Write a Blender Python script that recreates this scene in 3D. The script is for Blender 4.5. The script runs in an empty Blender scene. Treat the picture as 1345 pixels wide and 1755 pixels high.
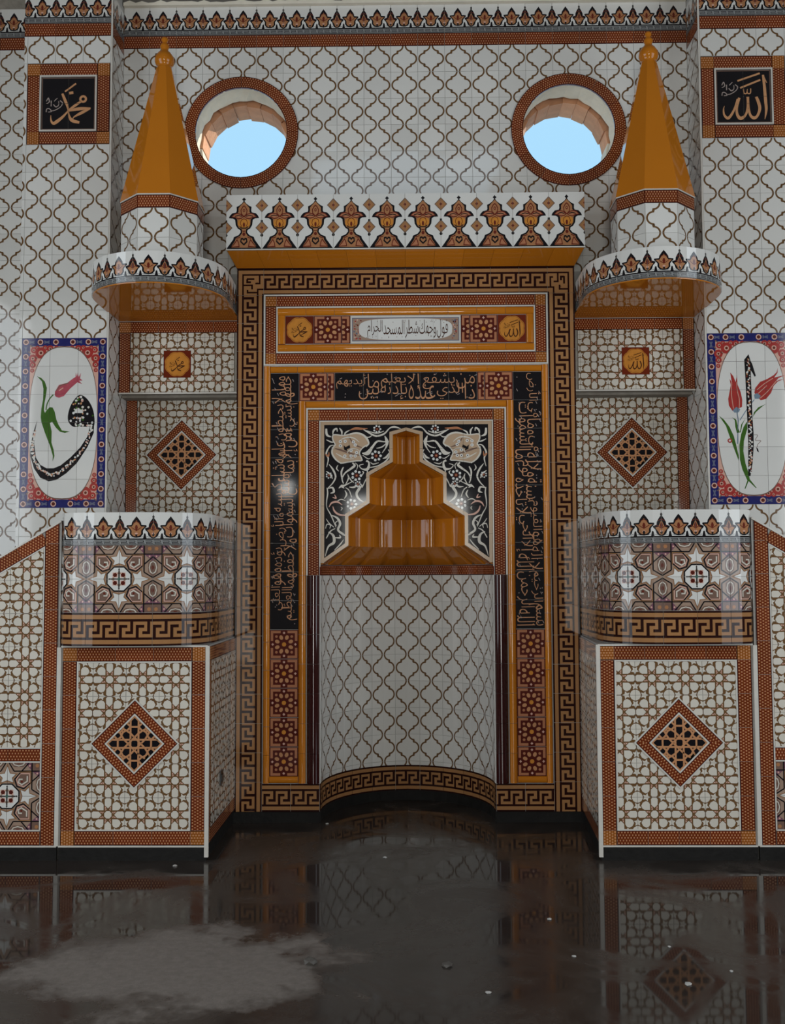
import bpy, bmesh, math, random
from mathutils import Vector, Matrix
from mathutils.geometry import tessellate_polygon
PI = math.pi
random.seed(11)
SC = bpy.context.scene
COL = SC.collection

# ------------------------------------------------------------------ camera
F = 1750.0; CAM_H = 1.68
def setup_camera():
    yv = Vector((697 - 672.5, 877.5 - 988, -F)).normalized()
    zv = Vector((-0.005, 1, 0)); zv = (zv - yv * zv.dot(yv)).normalized()
    xv = yv.cross(zv)
    cd = bpy.data.cameras.new('camera'); co = bpy.data.objects.new('camera', cd); COL.objects.link(co)
    m = Matrix((xv, yv, zv)).to_4x4(); m.translation = Vector((0, 0, CAM_H))
    co.matrix_world = m
    cd.sensor_fit = 'VERTICAL'; cd.sensor_height = 24.0; cd.lens = F / 1755.0 * 24.0
    cd.clip_start = 0.05; cd.clip_end = 300
    SC.camera = co
setup_camera()

# ------------------------------------------------------------------ sky, sun, daylight, exposure
def setup_light():
    w = bpy.data.worlds.new('sky'); SC.world = w; w.use_nodes = True
    nt = w.node_tree; bg = nt.nodes['Background']
    bg.inputs[0].default_value = (0.42, 0.74, 1.0, 1); bg.inputs[1].default_value = 1.0
    sd = bpy.data.lights.new('sun', 'SUN'); sd.energy = 5.0; sd.angle = 0.01; sd.color = (1.0, 0.90, 0.74)
    so = bpy.data.objects.new('sun', sd); COL.objects.link(so)
    so.rotation_euler = Vector((-0.62, -0.62, -0.50)).to_track_quat('-Z', 'Y').to_euler()
    so.location = (6, 14, 9)
    def daylight(name, loc, rot, sx, sz, power, col):
        d = bpy.data.lights.new(name, 'AREA'); d.shape = 'RECTANGLE'; d.size = sx; d.size_y = sz
        d.energy = power; d.color = col
        o = bpy.data.objects.new(name, d); COL.objects.link(o); o.location = loc; o.rotation_euler = rot
    # daylight entering by the tall side windows, the roof light and the small window behind the viewer, plus an added door lamp
    for s in (-1, 1):
        for y in (0.75, 3.25):
            daylight('daylight_side_window', (s * 5.38, y, 3.0), (math.radians(90), 0, s * math.radians(90)), 2.3, 4.6, 90, (0.97, 0.98, 1.0))
    daylight('daylight_roof_light', (0, 1.4, 6.88), (0, 0, 0), 2.4, 2.0, 15, (0.80, 0.90, 1.0))
    daylight('daylight_rear_window', (-2.25, -4.88, 3.35), (math.radians(90), 0, 0), 0.22, 0.30, 2.5, (1.0, 0.97, 0.90))
    daylight('niche_fill_rear_door', (0.0, -4.88, 1.62), (math.radians(90), 0, 0), 2.2, 3.1, 215, (1.0, 0.97, 0.90))  # unseen doorway lamp, added as frontal light for the dark niche
    SC.view_settings.view_transform = 'Standard'; SC.view_settings.look = 'None'
    SC.view_settings.gamma = 1.0; SC.view_settings.use_curve_mapping = False
    SC.view_settings.exposure = 0.0
setup_light()

# ------------------------------------------------------------------ materials
MATS = {}
def mat(name, col, rough=0.12, var=0.0, noise=0.0, nscale=30, bump=0.0, bscale=60, spec=0.5, metal=0.0):
    m = bpy.data.materials.new(name); m.use_nodes = True
    nt = m.node_tree; b = nt.nodes['Principled BSDF']
    b.inputs['Base Color'].default_value = (*col, 1); b.inputs['Roughness'].default_value = rough
    b.inputs['Specular IOR Level'].default_value = spec; b.inputs['Metallic'].default_value = metal
    last = None
    if noise or var:
        rgb = nt.nodes.new('ShaderNodeHueSaturation'); rgb.inputs['Color'].default_value = (*col, 1)
        add = nt.nodes.new('ShaderNodeMath'); add.operation = 'ADD'; add.inputs[0].default_value = 1.0
        tc = nt.nodes.new('ShaderNodeTexCoord')
        nz = nt.nodes.new('ShaderNodeTexNoise'); nz.inputs['Scale'].default_value = nscale; nz.inputs['Detail'].default_value = 3
        nt.links.new(tc.outputs['Object'], nz.inputs['Vector'])
        mr = nt.nodes.new('ShaderNodeMapRange'); mr.inputs['To Min'].default_value = -noise; mr.inputs['To Max'].default_value = noise
        nt.links.new(nz.outputs['Fac'], mr.inputs['Value'])
        oi = nt.nodes.new('ShaderNodeObjectInfo')
        mr2 = nt.nodes.new('ShaderNodeMapRange'); mr2.inputs['To Min'].default_value = 1 - var; mr2.inputs['To Max'].default_value = 1 + var
        nt.links.new(oi.outputs['Random'], mr2.inputs['Value'])
        nt.links.new(mr2.outputs[0], add.inputs[0]); nt.links.new(mr.outputs[0], add.inputs[1])
        nt.links.new(add.outputs[0], rgb.inputs['Value']); nt.links.new(rgb.outputs[0], b.inputs['Base Color'])
    if bump:
        tc2 = nt.nodes.new('ShaderNodeTexCoord')
        n2 = nt.nodes.new('ShaderNodeTexNoise'); n2.inputs['Scale'].default_value = bscale; n2.inputs['Detail'].default_value = 4
        nt.links.new(tc2.outputs['Object'], n2.inputs['Vector'])
        bp = nt.nodes.new('ShaderNodeBump'); bp.inputs['Strength'].default_value = bump; bp.inputs['Distance'].default_value = 0.01
        nt.links.new(n2.outputs['Fac'], bp.inputs['Height']); nt.links.new(bp.outputs[0], b.inputs['Normal'])
    MATS[name] = m
    return m
mat('glaze_white', (0.66, 0.64, 0.60), 0.05, var=0.05, noise=0.04, nscale=6)
mat('glaze_cream', (0.62, 0.57, 0.49), 0.06, var=0.04)
mat('line_brown', (0.145, 0.075, 0.03), 0.08, noise=0.15, nscale=40)
mat('mosaic_red', (0.135, 0.018, 0.007), 0.06, var=0.15)
mat('mosaic_dot', (0.50, 0.235, 0.11), 0.06, var=0.08)
mat('mosaic_amber', (0.30, 0.095, 0.015), 0.06, var=0.08)
mat('glaze_orange', (0.50, 0.160, 0.010), 0.045, spec=0.38, var=0.06, noise=0.05, nscale=4)
mat('glaze_maroon', (0.035, 0.005, 0.005), 0.06, var=0.1)
mat('key_tan', (0.34, 0.165, 0.066), 0.06, var=0.05, noise=0.06, spec=0.2)
mat('key_dark', (0.022, 0.006, 0.005), 0.06, spec=0.2)
mat('ink_black', (0.008, 0.007, 0.009), 0.06)
mat('letter_copper', (0.52, 0.25, 0.13), 0.08, noise=0.25, nscale=12)
mat('letter_gold', (0.54, 0.27, 0.13), 0.08, noise=0.25, nscale=9)
mat('letter_grey', (0.34, 0.27, 0.24), 0.08)
mat('letter_dark', (0.055, 0.016, 0.008), 0.08)
mat('glaze_beige', (0.44, 0.30, 0.19), 0.14, var=0.03)
mat('navy', (0.016, 0.018, 0.115), 0.06, noise=0.2, nscale=20)
mat('slate_blue', (0.12, 0.13, 0.19), 0.06)
mat('tulip_red', (0.36, 0.035, 0.03), 0.06)
mat('tulip_pink', (0.42, 0.075, 0.10), 0.06, noise=0.3, nscale=25)
mat('blush', (0.62, 0.36, 0.28), 0.06)
mat('leaf_green', (0.045, 0.12, 0.015), 0.06, noise=0.3, nscale=18)
mat('stem_blue', (0.17, 0.23, 0.29), 0.06)
mat('palm_brown', (0.38, 0.17, 0.075), 0.06, var=0.04)
mat('palm_red', (0.13, 0.02, 0.012), 0.06)
mat('taupe', (0.33, 0.225, 0.165), 0.06)
mat('taupe_dark', (0.17, 0.10, 0.075), 0.06)
mat('plum', (0.17, 0.07, 0.10), 0.06)
mat('key_grey', (0.24, 0.24, 0.235), 0.06)
mat('teal', (0.03, 0.12, 0.09), 0.06)
mat('rosette_red', (0.085, 0.012, 0.008), 0.06, var=0.08)
mat('rosette_tan', (0.42, 0.17, 0.085), 0.06, noise=0.12)
mat('medal_orange', (0.55, 0.215, 0.035), 0.06, noise=0.25, nscale=30)
mat('bead_white', (0.60, 0.56, 0.50), 0.25, noise=0.08)
mat('grout', (0.42, 0.40, 0.37), 0.8, noise=0.12)
mat('plaster', (0.74, 0.67, 0.55), 0.85, noise=0.15, nscale=9, bump=0.4, bscale=25)
mat('brick_red', (0.62, 0.30, 0.16), 0.85, var=0.2, noise=0.2, nscale=14, bump=0.5, bscale=40)
mat('mortar', (0.26, 0.23, 0.19), 0.9, noise=0.35, nscale=18, bump=0.8, bscale=30)
mat('concrete', (0.12, 0.105, 0.09), 0.85, noise=0.4, nscale=5, bump=0.5, bscale=14)
mat('room_paint', (0.30, 0.27, 0.23), 0.8, noise=0.1, nscale=3)
mat('skirting', (0.010, 0.009, 0.008), 0.7, spec=0.2, noise=0.5, nscale=16, bump=0.5, bscale=30)
mat('stone_grey', (0.085, 0.075, 0.065), 0.7, noise=0.3, nscale=30)
mat('chip_white', (0.45, 0.43, 0.40), 0.6)
mat('socket_black', (0.01, 0.01, 0.01), 0.3)
mat('window_frame', (0.5, 0.5, 0.48), 0.4)

def floor_material():
    m = bpy.data.materials.new('wet_concrete_floor'); m.use_nodes = True
    nt = m.node_tree; N = nt.nodes; L = nt.links; b = N['Principled BSDF']
    tc = N.new('ShaderNodeTexCoord')
    def noise(scale, detail, rough=0.6, dist=0.0):
        n = N.new('ShaderNodeTexNoise'); n.inputs['Scale'].default_value = scale; n.inputs['Detail'].default_value = detail
        n.inputs['Roughness'].default_value = rough; n.inputs['Distortion'].default_value = dist
        L.new(tc.outputs['Object'], n.inputs['Vector']); return n
    def math_(op, a, c):
        n = N.new('ShaderNodeMath'); n.operation = op
        for i, v in enumerate((a, c)):
            if v is None: continue
            if isinstance(v, (int, float)): n.inputs[i].default_value = v
            else: L.new(v, n.inputs[i])
        return n.outputs[0]
    def ramp(v, lo, hi):
        n = N.new('ShaderNodeMapRange'); n.interpolation_type = 'SMOOTHSTEP'
        n.inputs['From Min'].default_value = lo; n.inputs['From Max'].default_value = hi; L.new(v, n.inputs['Value']); return n.outputs[0]
    def mix(fac, c1, c2):
        n = N.new('ShaderNodeMix'); n.data_type = 'RGBA'; L.new(fac, n.inputs['Factor'])
        for k, c in (('A', c1), ('B', c2)):
            s = [i for i in n.inputs if i.name == k and i.type == 'RGBA'][0]
            if isinstance(c, tuple): s.default_value = (*c, 1)
            else: L.new(c, s)
        return [o for o in n.outputs if o.type == 'RGBA'][0]
    sep = N.new('ShaderNodeSeparateXYZ'); L.new(tc.outputs['Object'], sep.inputs[0])
    warp = noise(2.1, 8, 0.68)
    def blob(cx, cy, rx, ry, amp):
        dx = math_('DIVIDE', math_('SUBTRACT', sep.outputs[0], cx), rx)
        dy = math_('DIVIDE', math_('SUBTRACT', sep.outputs[1], cy), ry)
        d = math_('ADD', math_('MULTIPLY', dx, dx), math_('MULTIPLY', dy, dy))
        d = math_('ADD', d, math_('MULTIPLY', math_('SUBTRACT', warp.outputs[0], 0.5), amp))
        return d
    d1 = blob(FLOOR_DRY[0], FLOOR_DRY[1], FLOOR_DRY[2], FLOOR_DRY[3], 3.6)
    dry = math_('MULTIPLY', math_('SUBTRACT', 1.0, ramp(d1, 0.45, 1.08)), 1.0)
    d2 = blob(-2.9, 4.1, 0.45, 0.25, 3.2)
    dry = math_('MAXIMUM', dry, math_('MULTIPLY', math_('SUBTRACT', 1.0, ramp(d2, 0.7, 1.1)), 0.6))
    patch = ramp(noise(1.5, 6, 0.65, 0.8).outputs[0], 0.42, 0.66)
    fine = noise(26, 8, 0.7)
    damp = math_('MULTIPLY', patch, 0.8)
    col_wet = mix(noise(3.2, 6).outputs[0], (0.016, 0.012, 0.010), (0.050, 0.040, 0.034))
    col_damp = mix(fine.outputs[0], (0.030, 0.025, 0.021), (0.085, 0.072, 0.062))
    col_dry = mix(fine.outputs[0], (0.10, 0.083, 0.07), (0.27, 0.23, 0.20))
    c = mix(damp, col_wet, col_damp); c = mix(dry, c, col_dry)
    L.new(c, b.inputs['Base Color'])
    r = math_('ADD', 0.045, math_('MULTIPLY', damp, 0.38))
    rr = N.new('ShaderNodeMix'); rr.data_type = 'FLOAT'; L.new(dry, rr.inputs[0]); L.new(r, rr.inputs[2]); rr.inputs[3].default_value = 0.75
    L.new(rr.outputs[0], b.inputs['Roughness'])
    b.inputs['IOR'].default_value = 1.33
    bp = N.new('ShaderNodeBump'); bp.inputs['Distance'].default_value = 0.004
    L.new(math_('ADD', math_('MULTIPLY', dry, 0.7), math_('MULTIPLY', damp, 0.10)), bp.inputs['Strength'])
    L.new(noise(45, 8, 0.75).outputs[0], bp.inputs['Height']); L.new(bp.outputs[0], b.inputs['Normal'])
    MATS['floor'] = m
FLOOR_DRY = (-0.95, 4.52, 0.72, 0.52)
floor_material()

# ------------------------------------------------------------------ objects and hierarchy
WORLD = {}
def put(o, parent=None, loc=(0, 0, 0)):
    COL.objects.link(o)
    loc = Vector(loc); WORLD[o.name] = loc
    if parent is not None:
        o.parent = parent; o.location = loc - WORLD[parent.name]
    else:
        o.location = loc
    return o
def tag(o, label=None, cat=None, group=None, kind=None):
    if label: o['label'] = label
    if cat: o['category'] = cat
    if group: o['group'] = group
    if kind: o['kind'] = kind
    return o
def empty(name, loc, parent=None):
    o = bpy.data.objects.new(name, None); o.empty_display_size = 0.1
    return put(o, parent, loc)
def mesh_obj(name, verts, faces, mats, fm=None, parent=None, loc=(0, 0, 0), smooth=False):
    me = bpy.data.meshes.new(name); me.from_pydata([tuple(v) for v in verts], [], faces)
    for m in ([mats] if isinstance(mats, str) else mats): me.materials.append(MATS[m])
    if fm: me.polygons.foreach_set('material_index', fm)
    if smooth: me.polygons.foreach_set('use_smooth', [True] * len(me.polygons))
    me.update()
    return put(bpy.data.objects.new(name, me), parent, loc)
def box_data(x0, x1, y0, y1, z0, z1):
    v = [(x, y, z) for z in (z0, z1) for y in (y0, y1) for x in (x0, x1)]
    f = [(0, 2, 3, 1), (4, 5, 7, 6), (0, 1, 5, 4), (2, 6, 7, 3), (0, 4, 6, 2), (1, 3, 7, 5)]
    return v, f
def boxes(name, lst, m, parent=None, loc=None):
    V = []; Fc = []
    if loc is None: b = lst[0]; loc = ((b[0] + b[1]) / 2, (b[2] + b[3]) / 2, b[4])
    for b in lst:
        v, f = box_data(*b); n = len(V)
        V += [(p[0] - loc[0], p[1] - loc[1], p[2] - loc[2]) for p in v]; Fc += [tuple(i + n for i in q) for q in f]
    return mesh_obj(name, V, Fc, m, None, parent, loc)
def prism(name, pts, y0, y1, m, parent=None, loc=(0, 0, 0)):
    """extrude an xz outline from y0 to y1"""
    n = len(pts); V = [(p[0] - loc[0], y0 - loc[1], p[1] - loc[2]) for p in pts] + [(p[0] - loc[0], y1 - loc[1], p[1] - loc[2]) for p in pts]
    tri = tessellate_polygon([[Vector((p[0], p[1], 0)) for p in pts]])
    Fc = [tuple(t) for t in tri] + [tuple(i + n for i in reversed(t)) for t in tri]
    Fc += [(i, (i + 1) % n, (i + 1) % n + n, i + n) for i in range(n)]
    o = mesh_obj(name, V, Fc, m, None, parent, loc)
    bm = bmesh.new(); bm.from_mesh(o.data); bmesh.ops.recalc_face_normals(bm, faces=bm.faces); bm.to_mesh(o.data); bm.free()
    return o

# ------------------------------------------------------------------ flat art: lists of (convex polygon, material, layer)
def area2(p): return sum(p[i][0] * p[(i + 1) % len(p)][1] - p[(i + 1) % len(p)][0] * p[i][1] for i in range(len(p)))
def rect(x0, y0, x1, y1): return [(x0, y0), (x1, y0), (x1, y1), (x0, y1)]
def ngon(cx, cy, r, n=12, a0=0.0, ry=None):
    ry = r if ry is None else ry
    return [(cx + r * math.cos(a0 + 2 * PI * i / n), cy + ry * math.sin(a0 + 2 * PI * i / n)) for i in range(n)]
def fill(pts):
    if area2(pts) < 0: pts = pts[::-1]
    out = []
    for t in tessellate_polygon([[Vector((p[0], p[1], 0)) for p in pts]]):
        q = [pts[i] for i in t]
        if abs(area2(q)) > 1e-12: out.append(q if area2(q) > 0 else q[::-1])
    return out
def stroke(pts, w, closed=False):
    """mitred band along a polyline; w is a width or one width per point"""
    n = len(pts); ws = [w] * n if isinstance(w, (int, float)) else list(w)
    L = []; R = []
    for i in range(n):
        a = pts[i - 1] if (i > 0 or closed) else pts[i]; c = pts[(i + 1) % n] if (i < n - 1 or closed) else pts[i]
        b = pts[i]
        d1 = (b[0] - a[0], b[1] - a[1]); d2 = (c[0] - b[0], c[1] - b[1])
        l1 = math.hypot(*d1) or 1e-9; l2 = math.hypot(*d2) or 1e-9
        if l1 < 1e-8: d1, l1 = d2, l2
        if l2 < 1e-8: d2, l2 = d1, l1
        n1 = (-d1[1] / l1, d1[0] / l1); n2 = (-d2[1] / l2, d2[0] / l2)
        m = (n1[0] + n2[0], n1[1] + n2[1]); q = m[0] * m[0] + m[1] * m[1]
        k = min(2.0 / q, 1.6 / math.sqrt(q)) if q > 1e-6 else 1.0
        h = ws[i] / 2
        L.append((b[0] + m[0] * k * h, b[1] + m[1] * k * h)); R.append((b[0] - m[0] * k * h, b[1] - m[1] * k * h))
    out = []
    for i in range(n if closed else n - 1):
        j = (i + 1) % n
        q = [R[i], R[j], L[j], L[i]]
        for t in ([q[0], q[1], q[2]], [q[0], q[2], q[3]]):
            if abs(area2(t)) > 1e-12: out.append(t if area2(t) > 0 else t[::-1])
    return out
def spline(pts, k=6, closed=False):
    n = len(pts); out = []
    for i in range(n if closed else n - 1):
        g = lambda j: pts[j % n] if closed else pts[max(0, min(n - 1, j))]
        p0, p1, p2, p3 = g(i - 1), g(i), g(i + 1), g(i + 2)
        for s in range(k):
            t = s / k
            out.append(tuple(0.5 * (2 * p1[c] + (p2[c] - p0[c]) * t + (2 * p0[c] - 5 * p1[c] + 4 * p2[c] - p3[c]) * t * t + (3 * p1[c] - p0[c] - 3 * p2[c] + p3[c]) * t ** 3) for c in range(len(p1))))
    if not closed: out.append(tuple(pts[-1]))
    return out
def brush(pts, k=5):
    """calligraphic stroke: points are (x, y, width)"""
    s = spline(pts, k); return stroke([(p[0], p[1]) for p in s], [max(p[2], 1e-5) for p in s])
def A(polys, m, layer): return [(p, m, layer) for p in polys]
def shift(art, dx, dy): return [([(x + dx, y + dy) for x, y in p], m, l) for p, m, l in art]
def scale(art, sx, sy=None):
    sy = sx if sy is None else sy
    fl = sx * sy < 0
    return [([(x * sx, y * sy) for x, y in (p[::-1] if fl else p)], m, l) for p, m, l in art]
def rot(art, a):
    c, s = math.cos(a), math.sin(a)
    return [([(x * c - y * s, x * s + y * c) for x, y in p], m, l) for p, m, l in art]
def lift(art, dl): return [(p, m, l + dl) for p, m, l in art]
def half(p, a, b, c):
    """part of convex p with a*x + b*y <= c"""
    out = []; n = len(p)
    for i in range(n):
        q, r = p[i], p[(i + 1) % n]
        dq = a * q[0] + b * q[1] - c; dr = a * r[0] + b * r[1] - c
        if dq <= 0: out.append(q)
        if (dq < 0 < dr) or (dr < 0 < dq):
            t = dq / (dq - dr); out.append((q[0] + (r[0] - q[0]) * t, q[1] + (r[1] - q[1]) * t))
    return out if len(out) > 2 and area2(out) > 1e-9 else None
def edges(conv):
    if area2(conv) < 0: conv = conv[::-1]
    for i in range(len(conv)):
        x0, y0 = conv[i]; x1, y1 = conv[(i + 1) % len(conv)]
        a, b = y1 - y0, -(x1 - x0); yield a, b, a * x0 + b * y0
def clip(art, conv):
    out = []; E_ = list(edges(conv))
    for p, m, l in art:
        for e in E_:
            p = half(p, *e)
            if p is None: break
        if p is not None: out.append((p, m, l))
    return out
def cut(art, conv):
    """art outside a convex outline"""
    out = []; E_ = list(edges(conv))
    xs = [q[0] for q in conv]; ys = [q[1] for q in conv]; bx = (min(xs), max(xs), min(ys), max(ys))
    for p, m, l in art:
        if max(q[0] for q in p) <= bx[0] or min(q[0] for q in p) >= bx[1] or max(q[1] for q in p) <= bx[2] or min(q[1] for q in p) >= bx[3]:
            out.append((p, m, l)); continue
        for a, b, c in E_:
            o = half(p, -a, -b, -c)
            if o is not None: out.append((o, m, l))
            p = half(p, a, b, c)
            if p is None: break
    return out
def inset_rect(x0, y0, x1, y1, g=0.0011): return rect(x0 + g, y0 + g, x1 - g, y1 - g)
def art_bounds(art):
    xs = [q[0] for p, _, _ in art for q in p]; ys = [q[1] for p, _, _ in art for q in p]
    return min(xs), min(ys), max(xs), max(ys)
EPS = 0.00035; TH = 0.006
def slice_u(art, cuts):
    out = []
    for p, m, l in art:
        lo = min(q[0] for q in p); hi = max(q[0] for q in p)
        cs = [c for c in cuts if lo + 1e-7 < c < hi - 1e-7]
        for c in cs:
            a = half(p, 1, 0, c)
            if a is not None: out.append((a, m, l))
            p = half(p, -1, 0, -c)
            if p is None: break
        if p is not None: out.append((p, m, l))
    return out
def art_mesh(name, art, th=TH, fmap=None):
    """fmap(u, v, w) gives the 3D point at height w above the bed; default is the local xz plane facing -y"""
    if fmap is None: fmap = lambda u, v, w: (u, -w, v)
    V = []; Fc = []; FM = []; ms = []
    for p, m, l in art:
        if m not in ms: ms.append(m)
        k = ms.index(m); n = len(V); w = th + l * EPS + ((n * 7) % 11) * 1.6e-5 * (l > 0)
        V += [fmap(x, y, w) for x, y in p]; Fc.append(tuple(range(n, n + len(p)))); FM.append(k)
        if l == 0:
            n2 = len(V); V += [fmap(x, y, 0) for x, y in p]; c = len(p)
            for i in range(c):
                j = (i + 1) % c; Fc.append((n + i, n2 + i, n2 + j, n + j)); FM.append(k)
    me = bpy.data.meshes.new(name); me.from_pydata(V, [], Fc)
    for m in ms: me.materials.append(MATS[m])
    me.polygons.foreach_set('material_index', FM); me.update()
    return me
CACHE = {}
class Frame:
    """a plane: origin O, right U, up V; the outward normal is U x V turned to face the room"""
    def __init__(s, O, U=(1, 0, 0), V=(0, 0, 1)):
        s.O = Vector(O); s.U = Vector(U).normalized(); s.V = Vector(V).normalized(); s.N = s.U.cross(s.V)
        s.rot = Matrix((s.U, -s.N, s.V)).transposed()
    def at(s, u, v): return s.O + s.U * u + s.V * v
FRONT = lambda y: Frame((0, y, 0))
def set_obj(name, me, parent, fr, u, v, tilt=0.0, turn=0.0):
    o = bpy.data.objects.new(name, me); put(o, parent, fr.at(u, v))
    r = fr.rot.to_4x4()
    if turn: r = r @ Matrix.Rotation(-turn, 4, 'Y')
    if tilt: r = r @ Matrix.Rotation(random.uniform(-tilt, tilt), 4, 'X') @ Matrix.Rotation(random.uniform(-tilt, tilt), 4, 'Z')
    o.rotation_euler = r.to_euler()
    return o
def tile(name, key, artf, parent, fr, u, v, tilt=0.006, turn=0.0, th=TH):
    if key not in CACHE: CACHE[key] = art_mesh(name, artf() if callable(artf) else artf, th)
    return set_obj(name, CACHE[key], parent, fr, u, v, tilt, turn)
def field(name, key, art, parent, fr, u0, v0, pu, pv, region, holes=(), tilt=0.006, th=TH, skip=None):
    """lay cell-centred art on the grid u0 + i*pu, v0 + j*pv inside a convex region, around convex holes"""
    xs = [q[0] for q in region]; ys = [q[1] for q in region]
    made = []
    for i in range(math.floor((min(xs) - u0) / pu - 0.5), math.ceil((max(xs) - u0) / pu + 0.5) + 1):
        for j in range(math.floor((min(ys) - v0) / pv - 0.5), math.ceil((max(ys) - v0) / pv + 0.5) + 1):
            u = u0 + i * pu; v = v0 + j * pv
            if skip and skip(u, v): continue
            cell = [(rect(u - pu / 2, v - pv / 2, u + pu / 2, v + pv / 2), 'x', 0)]
            c = clip(cell, region)
            if not c: continue
            full = abs(area2(c[0][0]) - 2 * pu * pv) < 1e-6
            for h in holes:
                n0 = sum(area2(p[0]) for p in c); c = cut(c, h)
                if not c: break
                if abs(sum(area2(p[0]) for p in c) - n0) > 1e-6: full = False
            if not c or sum(area2(p[0]) for p in c) < 2 * 1.2e-4: continue
            if full:
                made.append(tile(name, key, art, parent, fr, u, v, tilt, th=th))
            else:
                a = shift(art() if callable(art) else art, u, v); a = clip(a, region)
                for h in holes: a = cut(a, h)
                if not a: continue
                a = shift(a, -u, -v)
                made.append(set_obj(name, art_mesh(name, a, th), parent, fr, u, v, 0))
    return made
# ------------------------------------------------------------------ tile designs
G = 0.0011
def base(w, h, m): return A([rect(-w / 2 + G, -h / 2 + G, w / 2 - G, h / 2 - G)], m, 0)
def box_clip(art, w, h): return clip(art, rect(-w / 2 + G, -h / 2 + G, w / 2 - G, h / 2 - G))
def arc(cx, cy, r, a0, a1, n): return [(cx + r * math.cos(math.radians(a0 + (a1 - a0) * i / n)), cy + r * math.sin(math.radians(a0 + (a1 - a0) * i / n))) for i in range(n + 1)]

def ogee_art(w=0.2, h=0.2):
    r = 0.0415
    q = arc(0.0487, 0, r, 0, 88, 7) + [(0.1 - x, 0.1 - y) for x, y in reversed(arc(0.0487, 0, r, 0, 88, 7))]
    wave = [(x, -y) for x, y in reversed(q)][:-1] + q
    a = base(0.2, 0.2, 'glaze_white')
    for s in (1, -1):
        a += A(stroke([(s * x, y) for x, y in wave], 0.0118), 'line_brown', 1)
        for t in (1, -1):
            a += A([[(s * 0.05 + p[0], t * 0.05 + p[1]) for p in ngon(0, 0, 0.0112, 4, 0.5)]], 'line_brown', 1)
    a = box_clip(a, 0.2, 0.2)
    return scale(a, w / 0.2, h / 0.2)

def star_lines(lw=0.036):
    """tile units: one repeat is 1 x 1, eight-pointed star in the middle, circles at the corners"""
    S = []
    for s in (1, -1):
        S.append(([(-0.5, s * 0.12), (0.5, s * 0.12)], False)); S.append(([(s * 0.12, -0.5), (s * 0.12, 0.5)], False))
        for t in (1, -1):
            S.append(([(-0.31 * t, -0.12 * s), (0.12 * t, 0.31 * s)], False))
            c = (0.5 * s, 0.5 * t)
            S.append((ngon(c[0], c[1], 0.165, 12, PI / 12), True))
            S.append(([(0.12 * s, 0.31 * t), (0.25 * s, 0.395 * t), (0.345 * s, 0.345 * t), (0.395 * s, 0.25 * t), (0.31 * s, 0.12 * t)], False))
            S.append(([(0.25 * s, 0.395 * t), (0.36 * s, 0.45 * t)], False)); S.append(([(0.395 * s, 0.25 * t), (0.45 * s, 0.36 * t)], False))
            S.append(([(0.40 * s, 0.215 * t), (0.5 * s, 0.12 * t)], False)); S.append(([(0.215 * s, 0.40 * t), (0.12 * s, 0.5 * t)], False))
        S.append(([(s * 0.5, -0.12), (s * 0.5, 0.12)], False)); S.append(([(-0.12, s * 0.5), (0.12, s * 0.5)], False))
    out = []
    for p, cl in S: out += stroke(p, lw, cl)
    return out
def star5(cx, cy, R, r, a0):
    return [(cx + (R if k % 2 == 0 else r) * math.cos(a0 + k * PI / 5), cy + (R if k % 2 == 0 else r) * math.sin(a0 + k * PI / 5)) for k in range(10)]
def star_art(w=0.2, h=0.2, ground='glaze_cream', line='line_brown'):
    """white cells on a brown net: eight-pointed star in the middle, petals round it, roundels at the corners"""
    P = [ngon(0, 0, 0.108, 8, PI / 8)]; tri = []
    for k in range(4):
        c, s = (1, 0, -1, 0)[k], (0, 1, 0, -1)[k]; R_ = lambda p: (p[0] * c - p[1] * s, p[0] * s + p[1] * c)
        P.append([R_(p) for p in [(0.205, 0), (0.285, -0.088), (0.44, -0.092), (0.478, -0.055), (0.478, 0.055), (0.44, 0.092), (0.285, 0.088)]])
        P.append([R_(p) for p in [(0.142, 0.142), (0.29, 0.142), (0.345, 0.175), (0.378, 0.25), (0.335, 0.335), (0.25, 0.378), (0.175, 0.345), (0.142, 0.29)]])
        P.append([R_(p) for p in ngon(0.5, 0.5, 0.15, 12, PI / 12)])
        for t in (1, -1):
            P += fill([R_(p) for p in star5(0.5, t * 0.232, 0.125, 0.062, -t * PI / 2)])
            tri.append([R_(p) for p in [(0.145, t * 0.045), (0.185, t * 0.045), (0.145, t * 0.092), (0.125, t * 0.085)][:4]])
            tri.append([R_(p) for p in [(0.205, t * 0.05), (0.245, t * 0.09), (0.165, t * 0.09)]])
    fix = lambda p: p if area2(p) > 0 else p[::-1]
    a = A([rect(-0.5, -0.5, 0.5, 0.5)], line, 0) + A([fix(shrink(p, sum(q[0] for q in p) / len(p), sum(q[1] for q in p) / len(p), 1.085 if len(p) > 5 else 1.0)) for p in P], ground, 1) + A([fix(p) for p in tri], 'blush', 1)
    a = scale(a, w, h); return box_clip(a, w, h)

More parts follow.
